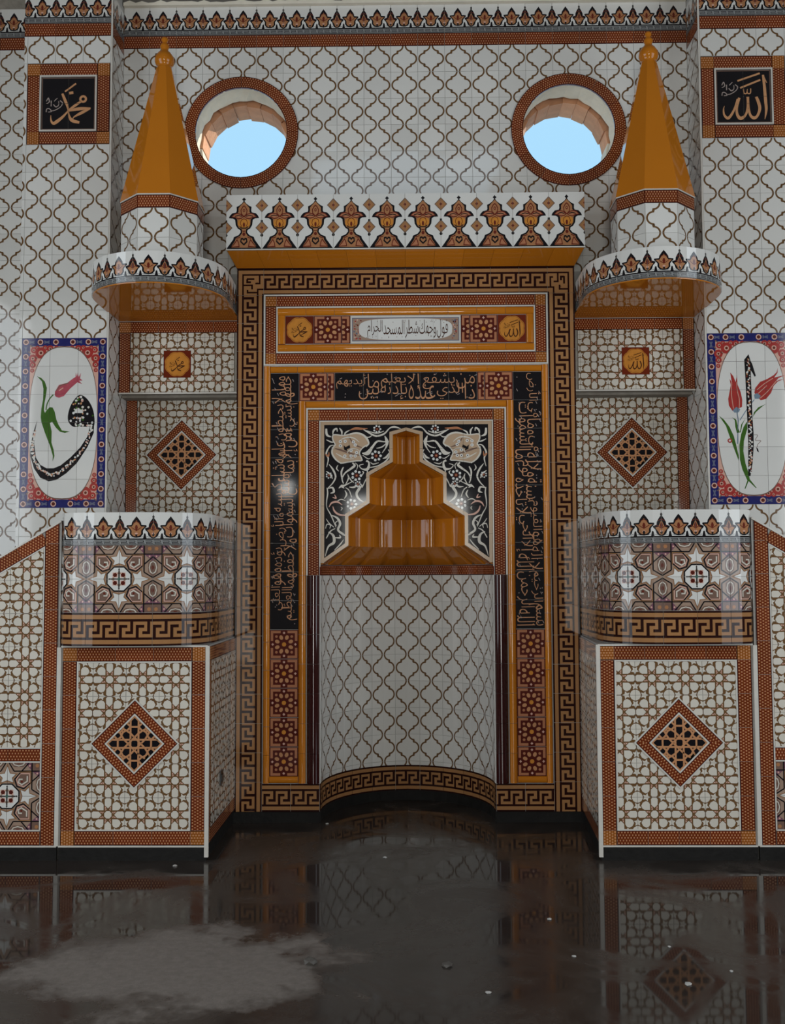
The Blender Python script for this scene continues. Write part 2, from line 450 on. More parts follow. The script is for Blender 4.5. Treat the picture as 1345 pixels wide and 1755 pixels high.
def mosaic_art(w=0.2, h=0.085, corner=False):
    a = base(w, h, 'mosaic_amber' if corner else 'mosaic_red')
    nr = max(2, round(h / 0.0185)); py = (h - 0.008) / nr; nx = max(1, round(w / 0.0182)); px = w / nx
    dots = []
    for j in range(nr):
        for i in range(-1, nx + 1):
            x = -w / 2 + (i + 0.5 + 0.5 * (j % 2)) * px; y = -h / 2 + 0.004 + (j + 0.5) * py
            dots.append(ngon(x, y, 0.0050 if not corner else 0.0056, 6, PI / 6))
    a += A(dots, 'mosaic_dot', 1)
    ln = []
    for j in range(nr + 1):
        y = -h / 2 + 0.004 + j * py
        ln += stroke([(-w / 2, y), (w / 2, y)], 0.0013)
    a += A(ln, 'mosaic_amber' if not corner else 'mosaic_red', 1)
    a += A([rect(-w / 2, -h / 2, w / 2, -h / 2 + 0.0045), rect(-w / 2, h / 2 - 0.0045, w / 2, h / 2)], 'key_dark', 2)
    return box_clip(a, w, h)

def key_art(w=0.2, h=0.19):
    a = base(w, h, 'key_dark'); k = h / 0.19
    bands = [rect(-w / 2, -h / 2 + 0.012 * k, w / 2, -h / 2 + 0.036 * k), rect(-w / 2, h / 2 - 0.036 * k, w / 2, h / 2 - 0.012 * k)]
    a += A(bands, 'key_tan', 1)
    y0 = -0.0450 * k; y1 = 0.0450 * k; H = y1 - y0
    a += A([rect(-w / 2, y0, w / 2, y1)], 'key_tan', 1)
    n = max(1, round(w / 0.1)); u = w / n; t = 0.0175
    for i in range(-1, n + 1):
        x = -w / 2 + i * u + 0.012
        a += A(stroke([(x + 0.067, y1), (x + 0.067, y0 + 0.30 * H), (x + 0.030, y0 + 0.30 * H)], t), 'key_dark', 2)
        a += A(stroke([(x, y0), (x, y0 + 0.70 * H), (x + 0.041, y0 + 0.70 * H)], t), 'key_dark', 2)
    return box_clip(a, w, h)
def key_corner_art(h=0.19):
    """top left corner of the meander"""
    a = base(h, h, 'key_dark')
    a += A(stroke([(-h / 2 + 0.024, -h / 2), (-h / 2 + 0.024, h / 2 - 0.024), (h / 2, h / 2 - 0.024)], 0.026), 'key_tan', 1)
    a += A(stroke([(h / 2 - 0.024, -h / 2), (h / 2 - 0.024, -h / 2 + 0.024), (h / 2, -h / 2 + 0.024)], 0.026), 'key_tan', 1)
    a += A([rect(-0.0465, -h / 2, 0.0465, 0.0465), rect(0.0465, -0.0465, h / 2, 0.0465)], 'key_tan', 1)
    a += A(stroke([(-0.026, 0.022), (0.028, 0.022)], 0.013) + stroke([(-0.022, 0.022), (-0.022, 0.000), (0.004, 0.000)], 0.014), 'key_dark', 2)
    a += A(stroke([(-0.0465, -0.022), (0.012, -0.022), (0.012, -0.052)], 0.012) + stroke([(0.0465, -0.004), (0.05, -0.004)], 0.012), 'key_dark', 2)
    a += A(stroke([(0.066, 0.0465), (0.066, -0.010), (0.035, -0.010)], 0.012) + stroke([(0.0465, -0.075), (-0.02, -0.075), (-0.02, -0.055)], 0.012), 'key_dark', 2)
    return box_clip(a, h, h)

def sym(pts): return pts + [(-x, y) for x, y in reversed(pts) if abs(x) > 1e-6]
PALM_A = sym([(0, 0.78), (0.08, 0.68), (0.155, 0.57), (0.175, 0.48), (0.34, 0.47), (0.35, 0.42), (0.26, 0.33), (0.225, 0.27), (0.23, 0.16), (0.14, 0.05), (0, 0.03)])
PALM_AI = sym([(0, 0.64), (0.09, 0.53), (0.16, 0.42), (0.29, 0.42), (0.20, 0.33), (0.165, 0.27), (0.165, 0.16), (0.09, 0.09), (0, 0.08)])
PALM_BI = sym([(0, 0.57), (0.06, 0.44), (0.11, 0.33), (0.21, 0.30), (0.15, 0.22), (0.11, 0.17), (0.07, 0.08), (0, 0.05)])
PALM_B = sym([(0, 0.83), (0.04, 0.77), (0.025, 0.71), (0.09, 0.62), (0.15, 0.50), (0.16, 0.40), (0.29, 0.36), (0.27, 0.30), (0.20, 0.23), (0.16, 0.10), (0.08, 0.03), (0, 0.01)])
def shrink(pts, cx, cy, k): return [(cx + (x - cx) * k, cy + (y - cy) * k) for x, y in pts]
def crown_art(w=0.2, h=0.2):
    """frieze of palmettes over a small grey meander strip, tile units 1 x 1 from the lower left"""
    a = A([rect(0, 0, 1, 1)], 'glaze_white', 0)
    a += A([rect(0, 0.02, 1, 0.17)], 'key_grey', 1) + A([rect(0, 0.17, 1, 0.21), rect(0, 0.0, 1, 0.025)], 'ink_black', 2)
    for i in range(4):
        x = i * 0.25 + 0.02
        a += A(stroke([(x, 0.135), (x + 0.19, 0.135), (x + 0.19, 0.095), (x + 0.03, 0.095), (x + 0.03, 0.055), (x + 0.23, 0.055)], 0.016), 'ink_black', 2)
    def palm(P, x, k):
        y = 0.20; f = 0.86
        o = [(x + px * f * k, y + py * f) for px, py in P]; b = []
        b += A(fill(o), 'ink_black', 1)
        c = (x, y + 0.36)
        b += A(fill([(x + px * f * k, y + py * f) for px, py in (PALM_AI if P is PALM_A else PALM_BI)]), 'palm_brown', 2)
        b += A([ngon(x, y + 0.33, 0.045 * k, 6, 0, 0.09)], 'palm_red', 3) + A([ngon(x, y + 0.12, 0.035 * k, 6, 0, 0.06)], 'ink_black', 3)
        b += A(stroke([(x - 0.15 * k, y + 0.34), (x, y + 0.24), (x + 0.15 * k, y + 0.34)], 0.022), 'palm_red', 3)
        b += A(stroke([(x - 0.10 * k, y + 0.46), (x, y + 0.52), (x + 0.10 * k, y + 0.46)], 0.02), 'palm_red', 3)
        b += A([ngon(x, y + 0.155, 0.05 * k, 6, 0, 0.03)], 'blush', 3)
        return b
    a += palm(PALM_A, 0.5, 1.0) + palm(PALM_B, 0.0, 1.0) + palm(PALM_B, 1.0, 1.0)
    for x in (0.25, 0.75):
        a += A(fill([(x - 0.05, 0.21), (x + 0.05, 0.21), (x + 0.025, 0.34), (x, 0.37), (x - 0.025, 0.34)]), 'ink_black', 1)
        a += A(stroke([(x - 0.17, 0.245), (x - 0.06, 0.26)], 0.02) + stroke([(x + 0.06, 0.26), (x + 0.17, 0.245)], 0.02), 'key_grey', 1)
    a = shift(scale(a, w, h), -w / 2, -h / 2)
    return box_clip(a, w, h)

def cornice_art(w=0.248, h=0.395):
    """tall palmette of the cornice, traced as a half outline"""
    a = A([rect(-0.5, 0, 0.5, 1)], 'glaze_white', 0)
    out = sym([(0, 0.90), (0.05, 0.845), (0.13, 0.80), (0.19, 0.78), (0.185, 0.71), (0.20, 0.68), (0.30, 0.665), (0.36, 0.62), (0.385, 0.575), (0.28, 0.57), (0.225, 0.545),
               (0.21, 0.45), (0.17, 0.385), (0.10, 0.36), (0.09, 0.32), (0.15, 0.27), (0.28, 0.235), (0.30, 0.19), (0.40, 0.10), (0.49, 0.02), (0, 0.02)])
    wide = lambda P: [(x * (1.10 if y > 0.4 else 1.0), y) for x, y in P]
    out = wide(out)
    a += A(fill(out), 'ink_black', 1)
    inn = sym([(0, 0.87), (0.10, 0.80), (0.155, 0.755), (0.155, 0.69), (0.19, 0.655), (0.28, 0.64), (0.335, 0.595), (0.26, 0.592), (0.19, 0.555), (0.18, 0.46), (0.14, 0.405), (0.07, 0.38),
               (0.055, 0.31), (0.12, 0.255), (0.25, 0.215), (0.27, 0.17), (0.36, 0.09), (0.41, 0.045), (0, 0.04)])
    a += A(fill([(x * 0.90, y) for x, y in wide(inn)]), 'palm_brown', 2)
    a += A([ngon(0, 0.915, 0.055, 4, 0, 0.035)], 'ink_black', 1) + A(stroke([(0, 0.95), (0, 0.86)], 0.025), 'ink_black', 1)
    for s in (1, -1):
        leaf = [(s * 0.02, 0.60), (s * 0.09, 0.645), (s * 0.19, 0.662), (s * 0.27, 0.645), (s * 0.34, 0.598), (s * 0.25, 0.592), (s * 0.16, 0.565), (s * 0.07, 0.575)]
        a += A(fill(leaf), 'rosette_tan', 3) + A(stroke(leaf, 0.018, True), 'palm_red', 4) + A(stroke([(s * 0.06, 0.61), (s * 0.16, 0.625), (s * 0.25, 0.61)], 0.016), 'ink_black', 5)
        a += A(stroke([(0, 0.565), (s * 0.075, 0.54), (s * 0.10, 0.48), (s * 0.06, 0.415)], 0.014), 'palm_red', 4)
        a += A(stroke([(0, 0.60), (s * 0.075, 0.655), (s * 0.085, 0.72), (s * 0.04, 0.775), (0, 0.80)], 0.022), 'palm_red', 4)
        a += A(stroke([(0, 0.395), (s * 0.06, 0.395), (s * 0.12, 0.425)], 0.020), 'ink_black', 4) + A(stroke([(0, 0.335), (s * 0.045, 0.345)], 0.016), 'palm_red', 4)
        a += A(stroke([(0, 0.095), (s * 0.085, 0.15), (s * 0.075, 0.20), (s * 0.03, 0.205), (0, 0.175)], 0.030), 'ink_black', 4)
        foot = [(s * 0.13, 0.06), (s * 0.15, 0.13), (s * 0.19, 0.185), (s * 0.26, 0.12), (s * 0.34, 0.055)]
        a += A(fill(foot), 'rosette_tan', 3) + A(stroke(foot, 0.022, True), 'palm_red', 4) + A(stroke([(s * 0.10, 0.235), (s * 0.17, 0.215), (s * 0.215, 0.215)], 0.018), 'palm_red', 4)
        a += A([ngon(s * 0.37, 0.06, 0.035, 6)], 'ink_black', 4)
        for t in (0.80, 0.40):
            d = [(s * 0.5, t + 0.125), (s * 0.5 - s * 0.18, t), (s * 0.5, t - 0.12), (s * 0.5 + s * 0.18, t)]
            a += A(fill(d), 'taupe_dark', 1) + A(fill(shrink(d, s * 0.5, t, 0.82)), 'key_tan', 2) + A(fill(shrink(d, s * 0.5, t, 0.5)), 'palm_brown', 3) + A(fill(shrink(d, s * 0.5, t, 0.25)), 'palm_red', 4)
        a += A(stroke([(s * 0.5, 0.54), (s * 0.5, 0.50)], 0.06), 'ink_black', 1) + A([ngon(s * 0.5, 0.265, 0.045, 6, 0, 0.03)], 'ink_black', 1)
    a += A([ngon(0, 0.715, 0.035, 8, 0, 0.032)], 'palm_red', 4) + A([ngon(0, 0.715, 0.016, 6, 0, 0.016)], 'rosette_tan', 5)
    a += A(fill(sym([(0, 0.565), (0.11, 0.555), (0.17, 0.515), (0.165, 0.45), (0.12, 0.41), (0, 0.40)])), 'medal_orange', 3)
    a += A([ngon(0, 0.455, 0.032, 8, 0, 0.045)], 'palm_red', 5)
    a += A([ngon(0, 0.285, 0.045, 6, 0, 0.035)], 'palm_red', 4)
    a = shift(scale(a, w, h), 0, -h / 2)
    return box_clip(a, w, h)

def rosette_art(w=0.2):
    a = A([rect(-0.5, -0.5, 0.5, 0.5)], 'rosette_red', 0)
    for s in (1, -1):
        for t in (1, -1):
            a += A(stroke([(s * 0.12, t * 0.43), (s * 0.42, t * 0.43), (s * 0.42, t * 0.12)], 0.085), 'rosette_tan', 1)
            a += A([ngon(s * 0.265, t * 0.27, 0.050, 6)], 'rosette_tan', 2)
    for k in range(8):
        b = PI / 8 + k * PI / 4
        a += rot(A([ngon(0.255, 0, 0.085, 8, 0, 0.066)], 'mosaic_dot', 2), b)
        if k % 2 == 0: a += rot(A([ngon(0.395, 0, 0.045, 4)], 'blush', 2), k * PI / 4)
    for k in range(4): a += rot(A([ngon(0.395, 0, 0.048, 4)], 'blush', 3), k * PI / 2)
    a += A([ngon(0, 0, 0.078, 8)], 'medal_orange', 2)
    return box_clip(scale(a, w), w, w)

def girih_art(q, w=0.2):
    """one quarter (q = sign pair) of the forty centimetre knotwork repeat around a white octagon"""
    a = A([rect(-0.5, -0.5, 0.5, 0.5)], 'taupe', 0)
    for s in (1, -1):
        for t in (1, -1):
            a += A([rect(min(s * 0.37, s * 0.5), min(t * 0.37, t * 0.5), max(s * 0.37, s * 0.5), max(t * 0.37, t * 0.5))], 'taupe_dark', 1)
            a += A(fill([(s * 0.37, t * 0.37), (s * 0.37, t * 0.5), (s * 0.26, t * 0.5)]), 'plum', 1) + A(fill([(s * 0.37, t * 0.37), (s * 0.5, t * 0.37), (s * 0.5, t * 0.26)]), 'plum', 1)
            a += A([ngon(s * 0.335, t * 0.45, 0.016, 5), ngon(s * 0.45, t * 0.335, 0.016, 5)], 'blush', 3)
            a += A([ngon(s * 0.45, t * 0.45, 0.03, 6)], 'palm_brown', 3)
            kite = [(s * 0.36, t * 0.36), (s * 0.36, t * 0.18), (s * 0.25, t * 0.11), (s * 0.145, t * 0.145), (s * 0.11, t * 0.25), (s * 0.18, t * 0.36)]
            a += A(fill(shrink(kite, s * 0.24, t * 0.24, 0.95)), 'taupe_dark', 1)
            a += A(stroke(shrink(kite, s * 0.24, t * 0.24, 0.78), 0.014, True), 'blush', 2)
            a += A(stroke([(s * 0.30, t * 0.30), (s * 0.30, t * 0.22), (s * 0.22, t * 0.17), (s * 0.17, t * 0.20), (s * 0.18, t * 0.25), (s * 0.23, t * 0.25)], 0.018), 'glaze_cream', 3)
            a += A([ngon(s * 0.22, t * 0.215, 0.018, 6)], 'palm_red', 3)
            for (x, y) in ((0.5, 0.17), (0.17, 0.5)):
                lx, ly = (0.08, 0.14) if x > y else (0.14, 0.08)
                hexa = [(s * x - lx * 0.95, t * y), (s * x, t * y - ly * 0.95), (s * x + lx * 0.95, t * y), (s * x, t * y + ly * 0.95)]
                a += A([ngon(s * x, t * y, lx, 6, PI / 2 if x > y else 0, ly)], 'taupe_dark', 1)
                a += A(stroke(ngon(s * x, t * y, lx * 0.66, 8, 0, ly * 0.66), 0.014, True), 'glaze_cream', 3) + A([ngon(s * x, t * y, lx * 0.25, 6, 0, ly * 0.25)], 'palm_red', 3)
            # knot bands
            a += A(stroke([(s * 0.18, t * 0.37), (s * 0.50, t * 0.37)], 0.018) + stroke([(s * 0.37, t * 0.18), (s * 0.37, t * 0.50)], 0.018), 'ink_black', 4)
            a += A(stroke([(s * 0.11, t * 0.25), (s * 0.33, t * 0.50)], 0.018) + stroke([(s * 0.25, t * 0.11), (s * 0.50, t * 0.33)], 0.018), 'ink_black', 4)
            a += A(stroke([(s * 0.11, t * 0.25), (s * 0.145, t * 0.145), (s * 0.25, t * 0.11)], 0.018), 'ink_black', 4)
            a += A(stroke([(s * 0.37, t * 0.10), (s * 0.37, t * 0.22)], 0.018) + stroke([(s * 0.37, t * 0.10), (s * 0.50, t * 0.02)], 0.018), 'ink_black', 4)
            a += A(stroke([(s * 0.10, t * 0.37), (s * 0.22, t * 0.37)], 0.018) + stroke([(s * 0.10, t * 0.37), (s * 0.02, t * 0.50)], 0.018), 'ink_black', 4)
            a += A(stroke([(s * 0.355, t * 0.18), (s * 0.355, t * 0.36), (s * 0.18, t * 0.355)], 0.008), 'key_tan', 5)
    star = [(0, 0.445), (0.038, 0.335), (0.125, 0.325), (0.068, 0.27), (0.09, 0.205), (0, 0.235)]
    star = star + [(-x, y) for x, y in reversed(star[1:-1])]
    for k in range(4):
        a += rot(A(fill(shrink(star, 0, 0.30, 1.30)), 'key_tan', 1) + A(fill(shrink(star, 0, 0.30, 1.14)), 'taupe_dark', 2) + A(fill(star), 'glaze_white', 3), k * PI / 2)
    a += A([ngon(0, 0, 0.205, 8, PI / 8)], 'ink_black', 5) + A([ngon(0, 0, 0.183, 8, PI / 8)], 'glaze_white', 6)
    for k in range(4):
        b = PI / 4 + k * PI / 2
        a += rot(A([ngon(0.085, 0, 0.052, 4)], 'blush', 7) + A([ngon(0.085, 0, 0.034, 6)], 'rosette_red', 8), b)
        a += rot(A(fill([(0.05, -0.10), (0.11, 0), (0.05, 0.10), (0.075, 0)]), 'taupe', 7) + A([ngon(0.145, 0, 0.014, 5)], 'ink_black', 7) + A(stroke([(0.02, 0), (0.13, 0)], 0.02), 'ink_black', 9), k * PI / 2)
    a += A([ngon(0, 0, 0.025, 6)], 'teal', 10)
    a = scale(a, 2 * w)
    a = shift(a, -q[0] * w / 2, -q[1] * w / 2)
    return box_clip(a, w, w)

def lattice_dark_art(r):
    """black tile with an orange star lattice, cut to a diamond of half diagonal r"""
    a = A([rect(-1.2, -1.2, 1.2, 1.2)], 'ink_black', 0)
    ln = []
    for dx in (-1, 0, 1):
        for dy in (-1, 0, 1): ln += [[(x + dx, y + dy) for x, y in p] for p in star_lines(0.055)]
    a += A(ln, 'mosaic_dot', 1)
    a += A([ngon(0, 0, 0.05, 8)], 'ink_black', 2)
    a = scale(a, 0.2)
    return clip(a, [(r, 0), (0, r), (-r, 0), (0, -r)])

# ------------------------------------------------------------------ writing
FORMS = {}
def _forms():
    four = {'ب': 0xFE8F, 'ت': 0xFE95, 'ث': 0xFE99, 'ج': 0xFE9D, 'ح': 0xFEA1, 'خ': 0xFEA5, 'س': 0xFEB1, 'ش': 0xFEB5, 'ص': 0xFEB9, 'ض': 0xFEBD, 'ط': 0xFEC1, 'ظ': 0xFEC5,
            'ع': 0xFEC9, 'غ': 0xFECD, 'ف': 0xFED1, 'ق': 0xFED5, 'ك': 0xFED9, 'ل': 0xFEDD, 'م': 0xFEE1, 'ن': 0xFEE5, 'ه': 0xFEE9, 'ي': 0xFEF1, 'ئ': 0xFE89}
    two = {'ا': 0xFE8D, 'أ': 0xFE83, 'إ': 0xFE87, 'ؤ': 0xFE85, 'ة': 0xFE93, 'د': 0xFEA9, 'ذ': 0xFEAB, 'ر': 0xFEAD, 'ز': 0xFEAF, 'و': 0xFEED, 'ى': 0xFEEF, '\u0001': 0xFEFB}
    for c, b in four.items(): FORMS[c] = (b, b + 1, b + 2, b + 3)
    for c, b in two.items(): FORMS[c] = (b, b + 1, b, b + 1)
    FORMS['ء'] = (0xFE80,) * 4
    return set(four)
JOINS = _forms()
def shape_word(wd):
    """joined letter forms of an Arabic word, in left to right drawing order"""
    wd = wd.replace('لا', '\u0001'); out = []
    for i, c in enumerate(wd):
        prev = i > 0 and wd[i - 1] in JOINS and c != 'ء'
        nxt = i < len(wd) - 1 and c in JOINS and wd[i + 1] != 'ء'
        out.append(chr(FORMS[c][3 if prev and nxt else 1 if prev else 2 if nxt else 0]))
    return ''.join(reversed(out))
WORDS = {}
def word_polys(wd, thin=0.0):
    if (wd, thin) in WORDS: return WORDS[(wd, thin)]
    cu = bpy.data.curves.new('t', 'FONT'); cu.body = shape_word(wd); cu.resolution_u = 2; cu.offset = -thin
    o = bpy.data.objects.new('t', cu); COL.objects.link(o)
    bpy.context.view_layer.update()
    me = bpy.data.meshes.new_from_object(o.evaluated_get(bpy.context.evaluated_depsgraph_get()))
    me.calc_loop_triangles(); out = []
    for t in me.loop_triangles:
        q = [(me.vertices[i].co.x, me.vertices[i].co.y) for i in t.vertices]
        if abs(area2(q)) > 1e-7: out.append(q if area2(q) > 0 else q[::-1])
    bpy.data.objects.remove(o); bpy.data.curves.remove(cu); bpy.data.meshes.remove(me)
    WORDS[(wd, thin)] = out
    return out
def fit(polys, x0, y0, x1, y1):
    xs = [q[0] for p in polys for q in p]; ys = [q[1] for p in polys for q in p]
    a, b, c, d = min(xs), min(ys), max(xs), max(ys)
    return [[(x0 + (x - a) / (c - a) * (x1 - x0), y0 + (y - b) / (d - b) * (y1 - y0)) for x, y in p] for p in polys]
def script_strip(text, length, height, mats, layer=1, seed=1, rows=2, thin=0.0):
    """a line of writing read right to left, words stacked in two tiers as in monumental script"""
    rnd = random.Random(seed); words = text.split()
    ww = []
    for wd in words:
        p = word_polys(wd, thin); xs = [q[0] for t in p for q in t]; ww.append(max(xs) - min(xs) + 0.25)
    half_w = sum(ww) / rows; art = []
    pos = [0.0] * rows; k = length * 0.98 / (half_w * 1.04)
    for i, wd in enumerate(words):
        r = min(range(rows), key=lambda q: pos[q]) if rows > 1 else 0
        x1 = length / 2 - 0.01 * length - pos[r] * k; x0 = x1 - (ww[i] - 0.12) * k; pos[r] += ww[i]
        x0 = max(x0, -length / 2 + 0.004)
        if x1 - x0 < 0.008: continue
        if rows == 1: y0, y1 = -0.40 * height, 0.42 * height
        elif r == 0: y0, y1 = -0.06 * height + rnd.uniform(-0.06, 0.04) * height, 0.48 * height
        else: y0, y1 = -0.48 * height, 0.12 * height + rnd.uniform(-0.05, 0.08) * height
        art += A(fit(word_polys(wd, thin), x0, y0, x1, y1), mats[0], layer + r)
    if rows > 1:
        for i in range(int(length / 0.028)):
            x = rnd.uniform(-0.49, 0.49) * length; y = rnd.choice((-1, 1)) * rnd.uniform(0.2, 0.46) * height
            if rnd.random() < 0.55: art += A(stroke([(x, y), (x + 0.018, y + 0.009)], 0.004), mats[1], layer + 2)
            else: art += A([ngon(x, y, 0.0045, 4)], mats[1], layer + 2)
    return art
MUH = [[(840, 655, 30), (740, 725, 40), (640, 800, 26)], [(650, 805, 20), (800, 775, 52), (985, 765, 20)], [(980, 770, 24), (850, 835, 46), (735, 900, 22), (715, 935, 10)],
       [(638, 795, 20), (655, 880, 30), (700, 955, 52), (815, 990, 40)], [(545, 530, 34), (590, 640, 44), (630, 740, 34), (640, 800, 20)],
       [(640, 805, 20), (560, 895, 38), (470, 970, 52), (415, 1000, 44), (378, 955, 26), (372, 870, 8)], [(585, 500, 26), (755, 372, 26)], [(650, 525, 40), (715, 515, 44)]]
ALLAH = [[(1005, 345, 34), (1022, 520, 44), (1035, 760, 48), (1042, 920, 40), (1015, 1068, 8)], [(1012, 380, 30), (1062, 475, 8)],
         [(890, 700, 44), (925, 800, 50), (940, 900, 46), (900, 1010, 40), (845, 1045, 50), (790, 1000, 40), (765, 880, 34), (755, 700, 44)], [(890, 715, 26), (950, 800, 6)],
         [(757, 720, 40), (752, 880, 40), (710, 1000, 36), (635, 1050, 56), (585, 990, 44), (580, 880, 34), (622, 715, 40)],
         [(600, 735, 40), (545, 890, 34), (480, 1005, 40), (430, 1045, 44), (378, 990, 32), (370, 900, 20), (386, 845, 6)],
         [(690, 565, 14), (700, 640, 18), (742, 640, 18), (752, 580, 14), (752, 640, 18), (798, 640, 18), (806, 565, 14)], [(598, 440, 28), (955, 318, 30)], [(640, 555, 28), (962, 425, 30)]]
SMALL = [[(300, 650, 12), (330, 600, 16), (345, 660, 14), (300, 690, 10)], [(375, 640, 16), (375, 730, 14)], [(420, 650, 14), (470, 600, 10)], [(410, 700, 14), (450, 740, 18), (490, 710, 12), (490, 650, 10)],
         [(510, 640, 14), (550, 680, 16), (520, 740, 12), (440, 790, 14), (390, 800, 12)], [(300, 820, 16), (310, 770, 14), (350, 770, 14), (380, 810, 16), (330, 820, 12)]]
def written(strokes, cx, cy, span, k, m, layer, ring=None):
    """strokes in photo-zoom units about (cx, cy), scaled so that span units give k metres"""
    s = k / span; a = []
    for st in strokes: a += A(brush([((x - cx) * s, (cy - y) * s, w * s) for x, y, w in st]), m, layer)
    if ring: a += A(stroke(ngon((ring[0] - cx) * s, (cy - ring[1]) * s, ring[2] * s, 12), ring[3] * s, True), m, layer)
    return a
def muhammad(k, m, layer, small=None):
    a = written(MUH, 640, 690, 860, k, m, layer, (868, 620, 44, 34))
    if small: a += written(SMALL, 640, 690, 860, k, small, layer)
    return a
def allah(k, m, layer, small=None):
    a = written(ALLAH, 690, 695, 860, k, m, layer)
    if small: a += shift(written(SMALL, 640, 690, 860, k, small, layer), 0.0, k * 0.17)
    return a
def medallion_art(which, w=0.2, light=False):
    a = base(w, w, 'mosaic_red')
    pts = []
    for i in range(64):
        t = 2 * PI * i / 64; r = 0.435 + 0.03 * abs(math.sin(4 * t)); pts.append((r * w * math.cos(t), r * w * math.sin(t)))
    a += A(fill(pts), 'medal_orange', 1)
    a += A(stroke(shrink(pts, 0, 0, 0.94), 0.002, True), 'mosaic_red', 2)
    a += (muhammad if which == 'm' else allah)(w * 0.70, 'letter_dark', 3, 'letter_dark')
    return a
# ------------------------------------------------------------------ painted panels
def superellipse(a, b, n, k=48):
    out = []
    for i in range(k):
        t = 2 * PI * i / k; c, s = math.cos(t), math.sin(t)
        out.append((a * math.copysign(abs(c) ** (2 / n), c), b * math.copysign(abs(s) ** (2 / n), s)))
    return out
def panel_ground():
    a = A([rect(-0.3, -0.6, 0.3, 0.6)], 'navy', 0)
    a += A([rect(-0.242, -0.542, 0.242, 0.542)], 'blush', 1)
    rnd = random.Random(5)
    def flower(x, y):
        return A([ngon(x, y, 0.0205, 10)], 'blush', 2) + A([ngon(x, y, 0.0125, 8)], 'ink_black', 3) + A([ngon(x, y, 0.009, 8)], 'palm_red', 4)
    def leaf(x, y, dx, dy):
        return A(stroke([(x - dx * 0.012, y - dy * 0.012), (x + dx * 0.010 - dy * 0.008, y + dy * 0.010 + dx * 0.008)], 0.009) + stroke([(x - dx * 0.010, y - dy * 0.010), (x + dx * 0.010 + dy * 0.008, y + dy * 0.010 - dx * 0.008)], 0.009), 'slate_blue', 2)
    xs = [-0.272, -0.17, -0.06, 0.06, 0.17, 0.272]
    for s in (1, -1):
        for x in xs: a += flower(x, s * 0.572)
        for x in (-0.222, -0.115, 0.115, 0.222): a += leaf(x, s * 0.572, 1, 0) + leaf(x - 0.018, s * 0.572, -1, 0)
        n = 11
        for i in range(1, n):
            y = -0.572 + 1.144 * i / n; a += flower(s * 0.272, y)
        for i in range(n):
            y = -0.572 + 1.144 * (i + 0.5) / n; a += leaf(s * 0.272, y + 0.011, 0, 1) + leaf(s * 0.272, y - 0.011, 0, -1)
    for s in (1, -1):
        for t in (1, -1):
            for (x, y, r) in ((0.215, 0.515, 0.017), (0.165, 0.495, 0.03), (0.222, 0.455, 0.022), (0.222, 0.41, 0.016), (0.10, 0.525, 0.018), (0.055, 0.53, 0.012), (0.225, 0.37, 0.011), (0.19, 0.53, 0.012), (0.135, 0.53, 0.014)):
                a += A(stroke(ngon(s * x, t * y, r, 9), r * 0.75, True), 'tulip_red', 2) + A([ngon(s * x, t * y, r * 0.35, 6)], 'palm_red', 3)
            for (x, y) in ((0.12, 0.487), (0.19, 0.455), (0.205, 0.425), (0.085, 0.512), (0.236, 0.49), (0.225, 0.535)):
                a += A(stroke([(s * x, t * y), (s * (x + 0.018), t * (y + 0.016))], 0.008), 'taupe_dark', 2)
    oval = superellipse(0.239, 0.534, 2.6)
    a += A([shrink(oval, 0, 0, 1.015)], 'taupe_dark', 4) + A([oval], 'glaze_white', 5)
    return a
def speckle(polys, seed, n, box, r, layer):
    """flower heads scattered over a letter body, kept inside its outline pieces"""
    rnd = random.Random(seed); out = []
    for i in range(n):
        p = rnd.choice(polys); w = [rnd.random() for _ in p]; s = sum(w)
        x = sum(q[0] * k for q, k in zip(p, w)) / s; y = sum(q[1] * k for q, k in zip(p, w)) / s
        m = rnd.choice(('glaze_white', 'glaze_white', 'glaze_cream', 'blush', 'mosaic_dot', 'leaf_green'))
        out += A([ngon(x, y, r * rnd.uniform(0.6, 1.25), 6, rnd.random())], m, layer)
    return out
